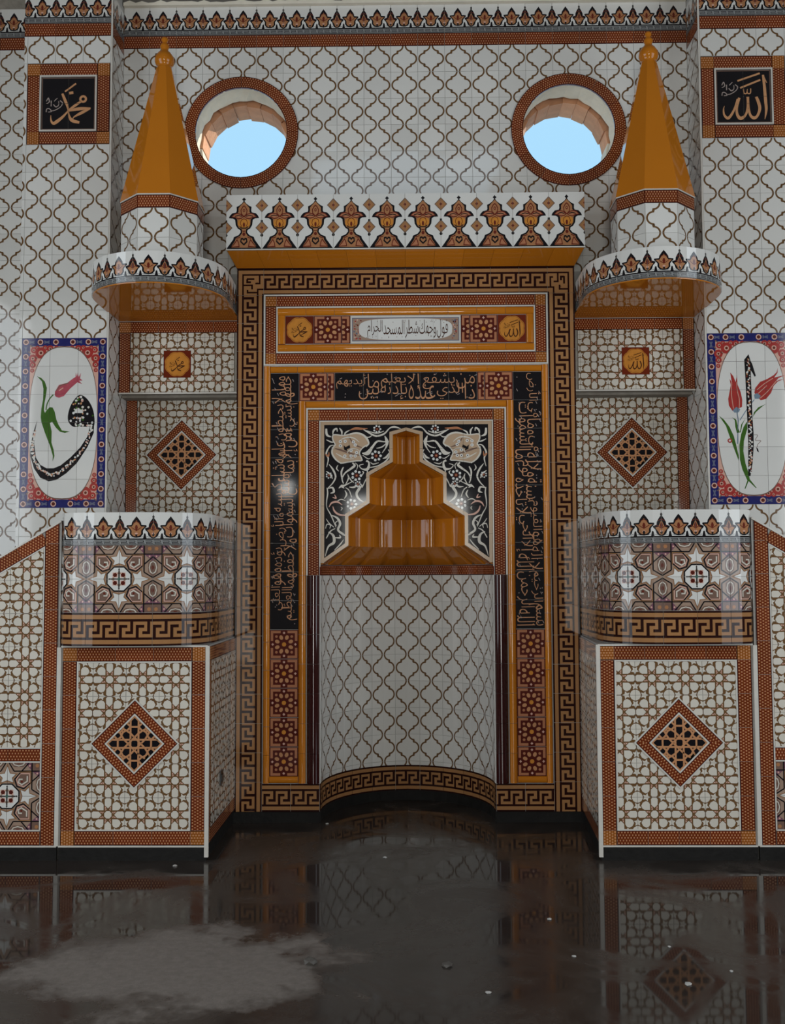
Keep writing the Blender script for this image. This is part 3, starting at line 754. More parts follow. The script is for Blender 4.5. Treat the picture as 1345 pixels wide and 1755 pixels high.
def tulip_panel_art(side):
    a = panel_ground()
    if side == 'L':
        def c(z, o=570):
            px = 30 + z[0] / 8.15; py = o + z[1] / 8.15; t = (py - 581) / 291
            xl = 40 - 7 * t; xr = 187 - 5 * t
            return (((px - xl) / (xr - xl) - 0.5) * 0.6, (0.5 - t) * 1.2)
        lo = lambda pts: [c(p, 720) for p in pts]; hi = lambda pts: [c(p) for p in pts]
        egg = spline(hi([(905, 890), (1000, 950), (1075, 1080), (1102, 1230), (1092, 1330), (1040, 1340), (900, 1335), (800, 1335), (735, 1270), (725, 1180), (760, 1050), (830, 940)]), 4, True)
        tail = hi([(1095, 1302)]) + lo([(1090, 200), (1000, 400), (850, 620), (700, 760), (560, 850), (450, 872), (330, 820), (240, 690), (190, 520), (190, 400), (230, 200), (290, 20), (258, 180), (245, 350), (270, 540), (330, 640), (420, 690), (520, 690), (620, 650), (760, 540), (900, 400), (1000, 250), (1035, 110)])
        body = fill(egg) + fill(tail)
        a += A(body, 'ink_black', 6)
        a += speckle(fill(shrink(egg, *c((910, 1150)), 0.9)), 3, 70, None, 0.0080, 7)
        mid = lo([(1065, 130), (950, 400), (800, 580), (650, 720), (500, 780), (380, 740), (290, 640), (225, 480), (225, 350), (250, 180)])
        sp = spline(mid, 8); rnd = random.Random(4)
        for x, y in sp:
            for _ in range(2):
                m = rnd.choice(('glaze_white', 'glaze_cream', 'blush', 'mosaic_dot', 'glaze_white'))
                a += A([ngon(x + rnd.uniform(-0.009, 0.009), y + rnd.uniform(-0.009, 0.009), rnd.uniform(0.0045, 0.0085), 6)], m, 7)
        a += A(fill(hi([(810, 1145), (830, 1090), (880, 1075), (930, 1115), (945, 1145)])), 'glaze_white', 9)
        a += A(fill(hi([(290, 625), (350, 650), (400, 700), (430, 790), (415, 900), (395, 1000), (385, 1100), (400, 1140), (430, 1095), (470, 1060), (510, 1065), (540, 1130), (560, 1230), (590, 1304)]) + lo([(640, 165), (750, 180), (680, 200), (610, 180), (550, 120), (500, 40), (470, 60), (495, 180), (490, 330), (520, 430), (533, 520), (505, 600), (510, 520), (470, 380), (400, 200), (350, 50)]) + hi([(340, 1200), (350, 1080), (375, 950), (380, 800), (360, 700)])), 'leaf_green', 6)
        a += A(stroke(spline(hi([(520, 885), (470, 940), (430, 1020), (415, 1100)]), 4), 0.008), 'leaf_green', 6)
        fl = hi([(540, 890), (545, 840), (600, 750), (720, 720), (800, 660), (835, 640), (840, 575), (855, 635), (868, 575), (880, 640), (912, 580), (900, 660), (935, 690), (885, 692), (930, 740), (860, 715), (760, 800), (670, 905), (600, 930), (555, 915)])
        a += A(fill(fl), 'tulip_pink', 6)
        a += A(stroke(hi([(560, 830), (620, 760), (740, 720)]), 0.006), 'taupe_dark', 7) + A(stroke(hi([(600, 830), (660, 790)]), 0.007), 'blush', 7)
    else:
        def c(z, o=560):
            px = 1205 + z[0] / 9.607; py = o + z[1] / 9.607; t = (py - 569) / 294
            xl = 1211 + 7 * t; xr = 1358 + 8 * t
            return (((px - xl) / (xr - xl) - 0.5) * 0.6, (0.5 - t) * 1.2)
        lo = lambda pts: [c(p, 710) for p in pts]; hi = lambda pts: [c(p) for p in pts]
        bar = fill(hi([(740, 440), (770, 540), (780, 850), (795, 1200), (805, 1500)]) + lo([(822, 300), (825, 500), (805, 800), (770, 1010), (735, 1010), (735, 700), (735, 400), (725, 200), (715, 0)]) + hi([(705, 1200), (690, 850), (670, 530)]))
        hook = fill(hi([(768, 540), (800, 600), (860, 800), (840, 815), (800, 740), (770, 700)]))
        a += A(bar + hook, 'ink_black', 8)
        rnd = random.Random(9)
        for z0, z1, f in ((520, 1500, hi), (60, 960, lo)):
            z = z0
            while z < z1:
                xx = (725 + (z - 520) * 0.04) if f is hi else 772
                m = rnd.choice(('glaze_white', 'glaze_cream', 'blush', 'mosaic_dot', 'palm_red', 'glaze_white'))
                q = f([(xx + rnd.uniform(-26, 26), z)])[0]; a += A([ngon(q[0], q[1], rnd.uniform(0.004, 0.008), 6)], m, 9); z += 17
        def tulip(body, lines, cap):
            r = A(fill(body), 'tulip_red', 6)
            for l in lines: r += A(stroke(spline(l, 4), 0.0045), 'blush', 7)
            return r + A(fill(cap), 'stem_blue', 7)
        a += tulip(hi([(440, 740), (490, 800), (530, 900), (550, 780), (560, 940), (610, 1060), (638, 1190), (635, 1310), (560, 1350), (480, 1380), (420, 1290), (408, 1180), (430, 1060), (450, 950), (430, 850), (455, 880), (475, 960)]),
                   [hi([(465, 900), (460, 1100), (495, 1340)]), hi([(545, 900), (555, 1040), (590, 1180), (590, 1330)])], hi([(480, 1370), (540, 1310), (605, 1350), (580, 1400), (510, 1405)]))
        a += tulip(hi([(835, 1080), (850, 1000), (930, 900), (1050, 850), (1150, 790), (1200, 740), (1220, 670), (1215, 750), (1160, 830), (1240, 810), (1340, 790), (1230, 840), (1190, 890), (1250, 865), (1320, 855), (1220, 895), (1150, 970), (1110, 1080), (1030, 1180), (940, 1205), (900, 1160)]),
                   [hi([(880, 1030), (1000, 930), (1140, 840)]), hi([(930, 1170), (1060, 1050), (1190, 890)]), hi([(900, 1090), (1040, 960)])], hi([(830, 1110), (880, 1085), (940, 1130), (910, 1180), (840, 1180)]))
        a += A(stroke(hi([(550, 1400), (575, 1537)]) + lo([(570, 130), (560, 480)]), 0.007) + stroke(hi([(835, 1190), (720, 1340), (600, 1530)]), 0.006), 'stem_blue', 6)
        a += A(fill(lo([(255, 10), (340, 80), (430, 200), (500, 350), (535, 480), (585, 700), (580, 760), (520, 600), (440, 380), (370, 180)])), 'leaf_green', 6)
        a += A(fill(lo([(715, 110), (720, 230), (665, 430), (655, 600), (690, 800), (740, 960), (760, 1060), (870, 1200), (860, 1205), (740, 1090), (690, 1215), (675, 1215), (720, 1080), (640, 900), (600, 740), (590, 500), (620, 320), (660, 200)])), 'leaf_green', 7)
        a += A(fill(lo([(470, 40), (540, 80), (565, 200), (600, 290), (620, 160), (690, 60), (640, 160), (615, 290), (550, 300), (525, 200), (515, 90)])) + fill(hi([(1025, 1265), (960, 1310), (860, 1400), (810, 1480), (830, 1400), (900, 1320)])), 'leaf_green', 6)
        q = lo([(435, 425)])[0]; a += A(stroke(ngon(q[0], q[1], 0.012, 10), 0.008, True), 'tulip_red', 8)
        a += A(stroke(spline(lo([(830, 330), (890, 340), (850, 420), (940, 430), (890, 490), (880, 540)]), 4), 0.0035), 'taupe_dark', 6) + A(fill(lo([(865, 535), (895, 560), (910, 620), (880, 600)])), 'ink_black', 6)
    return a

STEP = [(0.593, 1.764), (0.406, 1.897), (0.406, 2.101), (0.258, 2.194), (0.258, 2.387), (0.094, 2.480), (0.094, 2.674), (0.0, 2.702)]
def arabesque_art():
    Z = lambda pts, o=710: [((545 + p[0] / 8.406 - 697.2) / 246.0, 2.702 - (o + p[1] / 8.406 - 738) * 0.004078) + tuple(p[2:3]) for p in pts]
    def br(pts, o=710): return brush([(x, z, w / 8.406 / 246) for x, z, w in Z(pts, o)], 5)
    def pl(pts, o=710): return [(p[0], p[1]) for p in Z(pts, o)]
    L = []
    L += A([rect(-0.605, 1.764, 0.605, 2.775)], 'ink_black', 0)
    half_art = []
    # great split leaf
    half_art += A(fill(spline(pl([(225, 290), (350, 300), (440, 290), (560, 270), (670, 310), (735, 410), (720, 440), (650, 480), (600, 560), (640, 660), (560, 670), (420, 690), (330, 700), (250, 640), (205, 540), (230, 460), (250, 430), (215, 360)]), 3, True)), 'glaze_beige', 1)
    half_art += A(stroke(spline(pl([(225, 290), (350, 300), (440, 290), (560, 270), (670, 310), (735, 410), (720, 440), (650, 480), (600, 560), (640, 660), (560, 670), (420, 690), (330, 700), (250, 640), (205, 540), (230, 460), (250, 430), (215, 360)]), 3, True), 0.0085, True), 'glaze_cream', 2)
    half_art += A(fill(pl([(370, 440), (400, 470), (460, 440), (470, 480), (420, 500), (430, 530), (380, 510)])), 'ink_black', 3)
    half_art += A(br([(250, 490, 14), (350, 520, 26), (470, 560, 20), (640, 600, 10)]) + br([(460, 330, 10), (500, 400, 22), (560, 450, 24), (640, 480, 10)]), 'taupe_dark', 2)
    for x, y in ((325, 390), (395, 385), (325, 450), (515, 395), (540, 600), (480, 600), (560, 550), (480, 520), (390, 600), (540, 440)):
        q = pl([(x, y)])[0]; half_art += A([ngon(q[0], q[1], 0.012, 7)], 'glaze_white', 3) + A([ngon(q[0], q[1], 0.004, 5)], 'ink_black', 4)
    W = []
    W += br([(420, 290, 10), (560, 265, 22), (680, 310, 24), (740, 410, 16), (700, 470, 10)]) + br([(210, 470, 12), (205, 560, 24), (260, 650, 24), (340, 710, 14)])
    W += br([(345, 300, 10), (345, 240, 26), (310, 190, 8)]) + br([(380, 310, 8), (400, 260, 22), (460, 225, 10)]) + br([(120, 200, 26), (130, 290, 34), (190, 320, 12)]) + br([(215, 290, 10), (225, 230, 26), (270, 200, 22), (280, 245, 10)])
    W += br([(120, 360, 8), (180, 390, 20), (230, 400, 10)]) + br([(230, 440, 8), (170, 460, 18), (120, 560, 24), (150, 640, 20), (125, 760, 8)])
    W += br([(650, 210, 8), (720, 250, 22), (840, 310, 26), (960, 280, 24), (1040, 200, 16), (1110, 180, 28), (1200, 205, 8)]) + br([(700, 230, 6), (850, 270, 16), (960, 240, 8)])
    W += br([(640, 560, 10), (720, 560, 60), (790, 470, 34), (860, 390, 26), (960, 395, 16), (1030, 390, 12)]) + br([(970, 310, 10), (1000, 390, 48), (990, 470, 22), (930, 560, 8)]) + br([(850, 490, 10), (930, 470, 18), (1000, 410, 10)])
    W += br([(650, 590, 8), (720, 640, 14), (760, 635, 6)]) + br([(1020, 510, 10), (1045, 570, 22), (1000, 660, 20), (880, 740, 16), (750, 770, 14)]) + br([(940, 640, 10), (990, 620, 30), (1030, 560, 10)])
    W += br([(700, 670, 30), (740, 700, 24), (720, 790, 40), (640, 790, 16), (600, 740, 12), (660, 720, 10)]) + br([(715, 810, 14), (715, 900, 16), (680, 970, 14), (640, 1060, 10)])
    W += br([(500, 700, 16), (530, 740, 34), (470, 790, 30), (390, 850, 20), (350, 930, 18), (370, 1000, 14)]) + br([(370, 760, 14), (340, 830, 26), (345, 930, 14)]) + br([(540, 700, 8), (575, 740, 12), (560, 800, 8)])
    W += br([(290, 730, 6), (270, 780, 18), (300, 820, 6)]) + br([(160, 720, 8), (220, 800, 26), (255, 900, 24), (215, 990, 18), (150, 1060, 12), (135, 1100, 8)]) + br([(120, 820, 10), (180, 870, 28), (210, 930, 10)])
    W += br([(340, 1040, 50), (400, 1020, 20), (520, 960, 8)]) + br([(400, 1010, 10), (440, 930, 18), (430, 860, 6)]) + br([(450, 1050, 8), (530, 1050, 26), (610, 980, 12)])
    o = 830
    W += br([(590, 20, 20), (600, 60, 40), (560, 130, 34), (580, 200, 30), (660, 265, 6)], o) + br([(640, 10, 24), (600, 90, 10)], o)
    W += br([(130, 50, 10), (140, 130, 20), (125, 250, 14), (130, 340, 10), (190, 450, 18), (260, 620, 10)], o) + br([(150, 60, 10), (210, 50, 26), (230, 110, 30), (180, 130, 8)], o)
    W += br([(400, 50, 10), (450, 90, 16), (490, 190, 10)], o) + br([(390, 90, 10), (415, 150, 24), (380, 210, 8)], o)
    W += br([(200, 450, 10), (280, 490, 30), (320, 570, 34), (290, 660, 30), (360, 720, 30), (400, 745, 8)], o) + br([(120, 500, 8), (160, 560, 12), (230, 620, 10)], o) + br([(110, 640, 8), (130, 580, 14), (180, 590, 16), (170, 640, 8)], o)
    W += br([(250, 640, 10), (180, 680, 18), (120, 780, 14)], o) + br([(150, 690, 10), (220, 740, 34), (230, 840, 40), (150, 900, 26), (105, 1040, 6)], o) + br([(230, 770, 10), (320, 770, 26), (310, 730, 8)], o) + br([(370, 800, 6), (320, 870, 20), (240, 950, 10)], o)
    W += br([(330, 360, 8), (420, 330, 20), (520, 340, 16), (600, 400, 8)]) + br([(260, 560, 8), (330, 600, 18), (420, 640, 14), (520, 640, 8)]) + br([(420, 560, 8), (470, 500, 18), (560, 500, 12), (600, 530, 6)])
    W += br([(760, 690, 6), (800, 720, 16), (880, 700, 8)]) + br([(440, 880, 6), (470, 940, 16), (520, 990, 8)]) + br([(640, 880, 8), (660, 840, 18), (640, 820, 6)]) + br([(790, 300, 6), (740, 330, 16), (690, 320, 6)])
    W += br([(260, 260, 6), (330, 220, 16), (400, 240, 8)], 830) + br([(300, 60, 6), (340, 30, 30), (380, 60, 8)], 830) + br([(330, 330, 6), (350, 350, 14), (330, 380, 6)], 830) + br([(300, 520, 6), (250, 560, 14), (270, 600, 6)], 830)
    half_art += A(W, 'glaze_cream', 4)
    half_art += A(br([(160, 330, 10), (200, 270, 24), (280, 255, 26), (350, 300, 8)], o) + br([(215, 320, 10), (240, 390, 26), (310, 440, 26), (420, 450, 10)], o) + br([(210, 190, 8), (260, 200, 22), (240, 150, 8)], o), 'blush', 5)
    half_art += A(br([(460, 225, 10), (540, 200, 34), (640, 205, 30), (720, 200, 8)]) + br([(110, 570, 20), (150, 600, 26), (160, 540, 8)]), 'rosette_tan', 5)
    def blossom(p, oo, r=0.030):
        q = pl([p], oo)[0]; b = []
        for k in range(7):
            t = k * 2 * PI / 7; b += A([ngon(q[0] + r * math.cos(t), q[1] + r * math.sin(t), r * 0.34, 6)], 'glaze_white', 5)
        return b + A([ngon(q[0], q[1], r * 0.5, 7)], 'palm_red', 5) + A([ngon(q[0], q[1], r * 0.2, 5)], 'mosaic_dot', 6)
    for p, oo, r in (((845, 600), 710, 0.030), ((560, 885), 710, 0.030), ((490, 290), 830, 0.030), ((860, 210), 710, 0.022), ((160, 880), 710, 0.018), ((580, 1010), 710, 0.018)):
        half_art += blossom(p, oo, r)
    half_art = clip(half_art, rect(-0.575, 1.764, 0.0, 2.745))
    L += half_art + scale(half_art, -1, 1)
    L += A([rect(-0.605, 2.745, 0.605, 2.775), rect(-0.605, 1.764, -0.575, 2.745), rect(0.575, 1.764, 0.605, 2.745)], 'glaze_beige', 7)
    out = STEP + [(-x, z) for x, z in reversed(STEP[:-1])]
    off = [(x + (0.011 if x > 0 else -0.011 if x < 0 else 0), z + 0.010) for x, z in out]
    L += A(stroke(off, 0.024), 'glaze_beige', 8)
    holes = []
    for i in range(len(STEP) - 1):
        (x0, z0), (x1, z1) = STEP[i], STEP[i + 1]
        holes.append([(-x0, z0), (x0, z0), (x1, z1), (-x1, z1)] if x1 > 1e-6 else [(-x0, z0), (x0, z0), (0, z1)])
    for i, h in enumerate(holes):
        if abs(h[0][1] - h[-1][1]) > 1e-6: L = cut(L, h)
    return L
# ------------------------------------------------------------------ curved surfaces
class Wrap:
    """a wall standing on a plan polyline; u runs along it"""
    def __init__(s, pts):
        s.P = [Vector((p[0], p[1], 0)) for p in pts]; s.S = [0.0]
        for a, b in zip(s.P, s.P[1:]): s.S.append(s.S[-1] + (b - a).length)
        sn = [Vector(((b - a).y, -(b - a).x, 0)).normalized() for a, b in zip(s.P, s.P[1:])]
        s.N = [sn[0]] + [(a + b).normalized() / max(0.5, (a + b).normalized().dot(b)) for a, b in zip(sn, sn[1:])] + [sn[-1]]
        s.len = s.S[-1]
    def seg(s, u):
        i = 0
        while i < len(s.S) - 2 and u > s.S[i + 1]: i += 1
        return i, (u - s.S[i]) / (s.S[i + 1] - s.S[i])
    def at(s, u, w=0.0):
        i, t = s.seg(u); return s.P[i].lerp(s.P[i + 1], t) + s.N[i].lerp(s.N[i + 1], t) * w
def resample(pts, step):
    W = Wrap(pts); n = max(1, round(W.len / step)); return [tuple(W.at(W.len * i / n)[:2]) for i in range(n + 1)]
def wrap_tile(name, W, art, uc, vc, parent, key=None, th=TH):
    O = W.at(uc)
    k = (id(W), key, round(uc, 5))
    if key is None or k not in CACHE:
        a = shift(art() if callable(art) else art, uc, 0); a = clip(a, rect(0.0005, -9, W.len - 0.0005, 9))
        if not a: return None
        a = slice_u(a, W.S[1:-1])
        def fm(u, v, w):
            p = W.at(u, w); return (p.x - O.x, p.y - O.y, v)
        me = art_mesh(name, a, th, fm)
        if key is not None: CACHE[k] = me
    else: me = CACHE[k]
    return put(bpy.data.objects.new(name, me), parent, (O.x, O.y, vc))
def shell(name, W, t, z0, z1, m, parent, lid=False):
    """solid wall behind the bed of a wrap, thickness t"""
    O = W.at(W.len / 2); V = []; Fc = []; n = len(W.P)
    for i in range(n):
        for w in (0, -t):
            p = W.P[i] + W.N[i] * w
            for z in (z0, z1): V.append((p.x - O.x, p.y - O.y, z - z0))
    for i in range(n - 1):
        a = 4 * i; b = a + 4
        Fc += [(a, b, b + 1, a + 1), (a + 2, a + 3, b + 3, b + 2), (a + 1, b + 1, b + 3, a + 3), (a, a + 2, b + 2, b)]
    Fc += [(0, 1, 3, 2), (4 * n - 4, 4 * n - 2, 4 * n - 1, 4 * n - 3)]
    if lid:
        for k in ((0,) if lid == 'floor' else (0, 1)):
            Fc.append(tuple(4 * i + k for i in range(n)))
    return mesh_obj(name, V, Fc, m, None, parent, (O.x, O.y, z0))
def bead(name, pts, w, m, parent, y, h=0.010, closed=True):
    """thin raised strip along an xz outline on a wall facing the room"""
    a = A(stroke(pts, w, closed), m, 0)
    c = pts[0]
    return set_obj(name, art_mesh(name, shift(a, -c[0], -c[1]), h), parent, FRONT(y), c[0], c[1])
def moulding_mesh(L, w, h, m, seg=6):
    """half round glazed bar along local z, length L, width w in local x, height h towards -y"""
    V = []; Fc = []; g = 0.0011
    prof = [(-w / 2, 0)] + [(-w / 2 * math.cos(PI * i / seg), -0.004 - h * math.sin(PI * i / seg)) for i in range(seg + 1)] + [(w / 2, 0)]
    n = len(prof)
    for z in (-L / 2 + g, L / 2 - g) * 2:
        V += [(x, y, z) for x, y in prof]
    Fc = [(i, i + 1, i + 1 + n, i + n) for i in range(n - 1)] + [tuple(reversed(range(2 * n, 3 * n))), tuple(range(3 * n, 4 * n))]
    me = bpy.data.meshes.new('moulding'); me.from_pydata(V, [], Fc); me.materials.append(MATS[m])
    me.polygons.foreach_set('use_smooth', [True] * (n - 1) + [False, False]); me.update()
    return me
def moulding(name, parent, y, x, z0, z1, w, h, m='glaze_orange', horizontal=False, step=0.2):
    L = z1 - z0; n = max(1, round(L / step)); l = L / n
    for i in range(n):
        k = ('mould', round(l, 4), w, h, m)
        if k not in CACHE: CACHE[k] = moulding_mesh(l, w, h, m)
        c = z0 + (i + 0.5) * l
        if horizontal: set_obj(name, CACHE[k], parent, FRONT(y), c, x, 0.002, PI / 2)
        else: set_obj(name, CACHE[k], parent, FRONT(y), x, c, 0.002)
def border(name, artf, parent, fr, x0, z0, x1, z1, w, corner=None, key='', step=0.2, sides='tblr', tilt=0.002, th=TH):
    """a frame of border tiles of width w just inside the outline; artf(length, w)"""
    def run(a0, a1, fixed, turn):
        L = a1 - a0; n = max(1, round(L / step)); l = L / n
        for i in range(n):
            c = a0 + (i + 0.5) * l
            k = (name, key, round(l, 4), round(w, 4))
            u, v = (c, fixed) if abs(math.sin(turn)) < 0.5 else (fixed, c)
            tile(name, k, lambda: artf(l, w), parent, fr, u, v, tilt, turn, th)
    ya = z0 + (w if 'b' in sides else 0); yb = z1 - (w if 't' in sides else 0)
    xa = x0 + (w if 'l' in sides else 0); xb = x1 - (w if 'r' in sides else 0)
    if 't' in sides: run(xa, xb, z1 - w / 2, 0)
    if 'b' in sides: run(xa, xb, z0 + w / 2, PI)
    if 'l' in sides: run(ya, yb, x0 + w / 2, PI / 2)
    if 'r' in sides: run(ya, yb, x1 - w / 2, -PI / 2)
    if corner:
        for s, cx, cz, t in (('lt', x0 + w / 2, z1 - w / 2, 0), ('rt', x1 - w / 2, z1 - w / 2, -PI / 2), ('rb', x1 - w / 2, z0 + w / 2, PI), ('lb', x0 + w / 2, z0 + w / 2, PI / 2)):
            if s[0] in sides and s[1] in sides:
                tile(name, (name, key, 'corner', round(w, 4)), corner, parent, fr, cx, cz, tilt, t, th)
MOS = lambda l, w: mosaic_art(l, w)
MOSC = lambda w: (lambda: mosaic_art(w, w, True))
def diamond(parent, fr, cx, cz, r, w=0.058):
    """a square stood on its corner: mosaic border, white fillets, dark star lattice"""
    d = empty('diamond_inlay', fr.at(cx, cz), parent)
    a = A(stroke([(r + 0.004, 0), (0, r + 0.004), (-r - 0.004, 0), (0, -r - 0.004)], 0.008, True), 'bead_white', 0)
    set_obj('outer_fillet', art_mesh('outer_fillet', a, TH + 0.006), d, fr, cx, cz)
    ri = r - w * math.sqrt(2)
    side = r * math.sqrt(2)
    for k in range(4):
        m = clip(mosaic_art(side + 0.04, w), [(-side / 2 + w, -w / 2), (side / 2 - w, -w / 2), (side / 2, w / 2), (-side / 2, w / 2)])
        m = rot(shift(m, 0, side / 2 - w / 2), PI / 4 + k * PI / 2)
        set_obj('border_tile', art_mesh('border_tile', m, TH + 0.004), d, fr, cx, cz)
    a = A(stroke([(ri - 0.005, 0), (0, ri - 0.005), (-ri + 0.005, 0), (0, -ri + 0.005)], 0.009, True), 'bead_white', 0)
    set_obj('inner_fillet', art_mesh('inner_fillet', a, TH + 0.007), d, fr, cx, cz)
    set_obj('lattice_tile', art_mesh('lattice_tile', lattice_dark_art(ri - 0.010), TH + 0.004), d, fr, cx, cz)
    return d
def dia_hole(cx, cz, r): return [(cx + r, cz), (cx, cz + r), (cx - r, cz), (cx, cz - r)]

# ------------------------------------------------------------------ the setting
YM, YB, YW, YP, YA, YL = 7.12, 6.17, 7.36, 7.08, 7.33, 7.54     # mihrab, pulpit boxes, back wall, pilasters, alcove upper, alcove lower
WX, WZ, WR0, WR1 = 1.21, 4.967, 0.338, 0.425                     # round windows
fl = mesh_obj('floor', [(-5.4, -4.9, 0), (5.4, -4.9, 0), (5.4, 8.1, 0), (-5.4, 8.1, 0)], [(0, 1, 2, 3)], 'floor'); tag(fl, 'dark wet concrete floor with puddles and one dry patch', None, None, 'structure')
ce = boxes('ceiling', [(-5.5, 5.5, -5.0, 0.4, 6.9, 7.0), (-5.5, 5.5, 2.4, 7.9, 6.9, 7.0), (-5.5, -1.2, 0.4, 2.4, 6.9, 7.0), (1.2, 5.5, 0.4, 2.4, 6.9, 7.0)], 'concrete'); tag(ce, 'rough grey concrete ceiling slab', None, None, 'structure')
def opening_wall(name, axis, pos, t, lo, hi, wins, label):
    """plain wall with rectangular window openings; wins = (a0, a1, z0, z1)"""
    lst = []; xs = sorted({lo, hi, *[w[0] for w in wins], *[w[1] for w in wins]})
    for a, b in zip(xs, xs[1:]):
        w = [q for q in wins if q[0] <= a and q[1] >= b]
        zs = [(0, 6.9)] if not w else [(0, w[0][2]), (w[0][3], 6.9)]
        for z0, z1 in zs: lst.append((a, b, pos, pos + t, z0, z1) if axis == 'x' else (pos, pos + t, a, b, z0, z1))
    o = boxes(name, lst, 'room_paint'); return tag(o, label, None, None, 'structure')
opening_wall('wall_rear', 'x', -5.0, 0.1, -5.5, 5.5, [(-2.40, -2.10, 3.15, 3.55), (-1.1, 1.1, 0.05, 3.2)], 'plain painted rear wall with a small window and a wide doorway added for the niche light')
SW = [(-0.4, 1.9, 0.7, 5.3), (2.1, 4.4, 0.7, 5.3)]
opening_wall('wall_left', 'y', -5.5, 0.1, -5.0, 8.0, SW, 'plain painted side wall left of the prayer niche')
opening_wall('wall_right', 'y', 5.4, 0.1, -5.0, 8.0, SW, 'plain painted side wall right of the prayer niche')

# back wall: a slab pierced by the two round windows, tiled over
wb = empty('wall_back', (0, YW, 0)); tag(wb, 'back wall tiled in white with brown ogee lattice', None, None, 'structure')
circ = lambda s, r, n=40: ngon(s * WX, WZ, r, n)
def slab(name, x0, z0, x1, z1, y0, y1, holes, m, parent):
    a = [(rect(x0, z0, x1, z1), m, 0)]
    for h in holes: a = cut(a, h)
    V = []; Fc = []
    for p, _, _ in a:
        n = len(V); V += [(x, y0 - YW, z) for x, z in p]; Fc.append(tuple(range(n, n + len(p))))
        n = len(V); V += [(x, y1 - YW, z) for x, z in p]; Fc.append(tuple(reversed(range(n, n + len(p)))))
    return mesh_obj(name, V, Fc, m, None, parent, (0, YW, 0))
TB = YW + TH
slab('bedding', -2.1, 3.55, 2.1, 5.95, TB, YW + 0.50, [circ(-1, 0.36), circ(1, 0.36)], 'grout', wb)
boxes('masonry', [(-5.4, -2.1, TB, 7.9, 0, 6.9), (2.1, 5.4, TB, 7.9, 0, 6.9), (-2.1, 2.1, TB, 7.86, 5.95, 6.9), (-2.1, -0.75, YL + TH, 7.95, 0, 3.55), (0.75, 2.1, YL + TH, 7.95, 0, 3.55),
                 (-0.75, 0.75, 7.95, 8.05, 0, 3.6), (-2.1, 2.1, YM + 0.3, 7.9, 3.0, 3.55)], 'mortar', wb, (0, YW, 0))
rj = random.Random(8)
jag = [(-2.09 + 4.18 * i / 90, 5.950 + 0.022 * rj.random()) for i in range(91)]
prism('mortar_edge', [(2.09, 5.932), (-2.09, 5.932)] + jag, YW - 0.036, YW - 0.002, 'plaster', wb, (0, YW, 0))
trim = boxes('trim_1', [(-2.095, 2.095, YW - 0.030, YW + 0.01, 5.945, 6.9)], 'concrete'); tag(trim, 'rough unplastered concrete band above the tiled frieze', None, None, 'structure')
FW = FRONT(TB)
OG = ogee_art(); ST = star_art(); CR = crown_art()
REG = rect(-2.09, 3.9, 2.09, 5.618)
field('tile', 'ogee', OG, wb, FW, 0.0, 5.518, 0.2, 0.2, REG, [circ(-1, WR1 - 0.01), circ(1, WR1 - 0.01)],
      skip=lambda u, v: (abs(u) < 1.05 and v < 4.25) or False)
field('tile', 'mos98', mosaic_art(0.2, 0.097), wb, FW, 0.0, 5.6665, 0.2, 0.097, rect(-2.09, 5.618, 2.09, 5.715))
field('tile', 'crown22', crown_art(0.2, 0.22), wb, FW, 0.0, 5.825, 0.2, 0.22, rect(-2.09, 5.715, 2.09, 5.935))
for s in (-1, 1):   # the strip of wall beyond each pilaster
    R2 = rect(-3.35, 1.0, -2.72, 5.618) if s < 0 else rect(2.72, 1.0, 3.35, 5.618)
    field('tile', 'ogee', OG, wb, FW, s * 2.92, 5.518, 0.2, 0.2, R2)
    R3 = lambda a, b: rect(-3.35, a, -2.72, b) if s < 0 else rect(2.72, a, 3.35, b)
    field('tile', 'mos98', mosaic_art(0.2, 0.097), wb, FW, s * 2.92, 5.6665, 0.2, 0.097, R3(5.618, 5.715))
    field('tile', 'crown22', crown_art(0.2, 0.22), wb, FW, s * 2.92, 5.825, 0.2, 0.22, R3(5.715, 5.935))

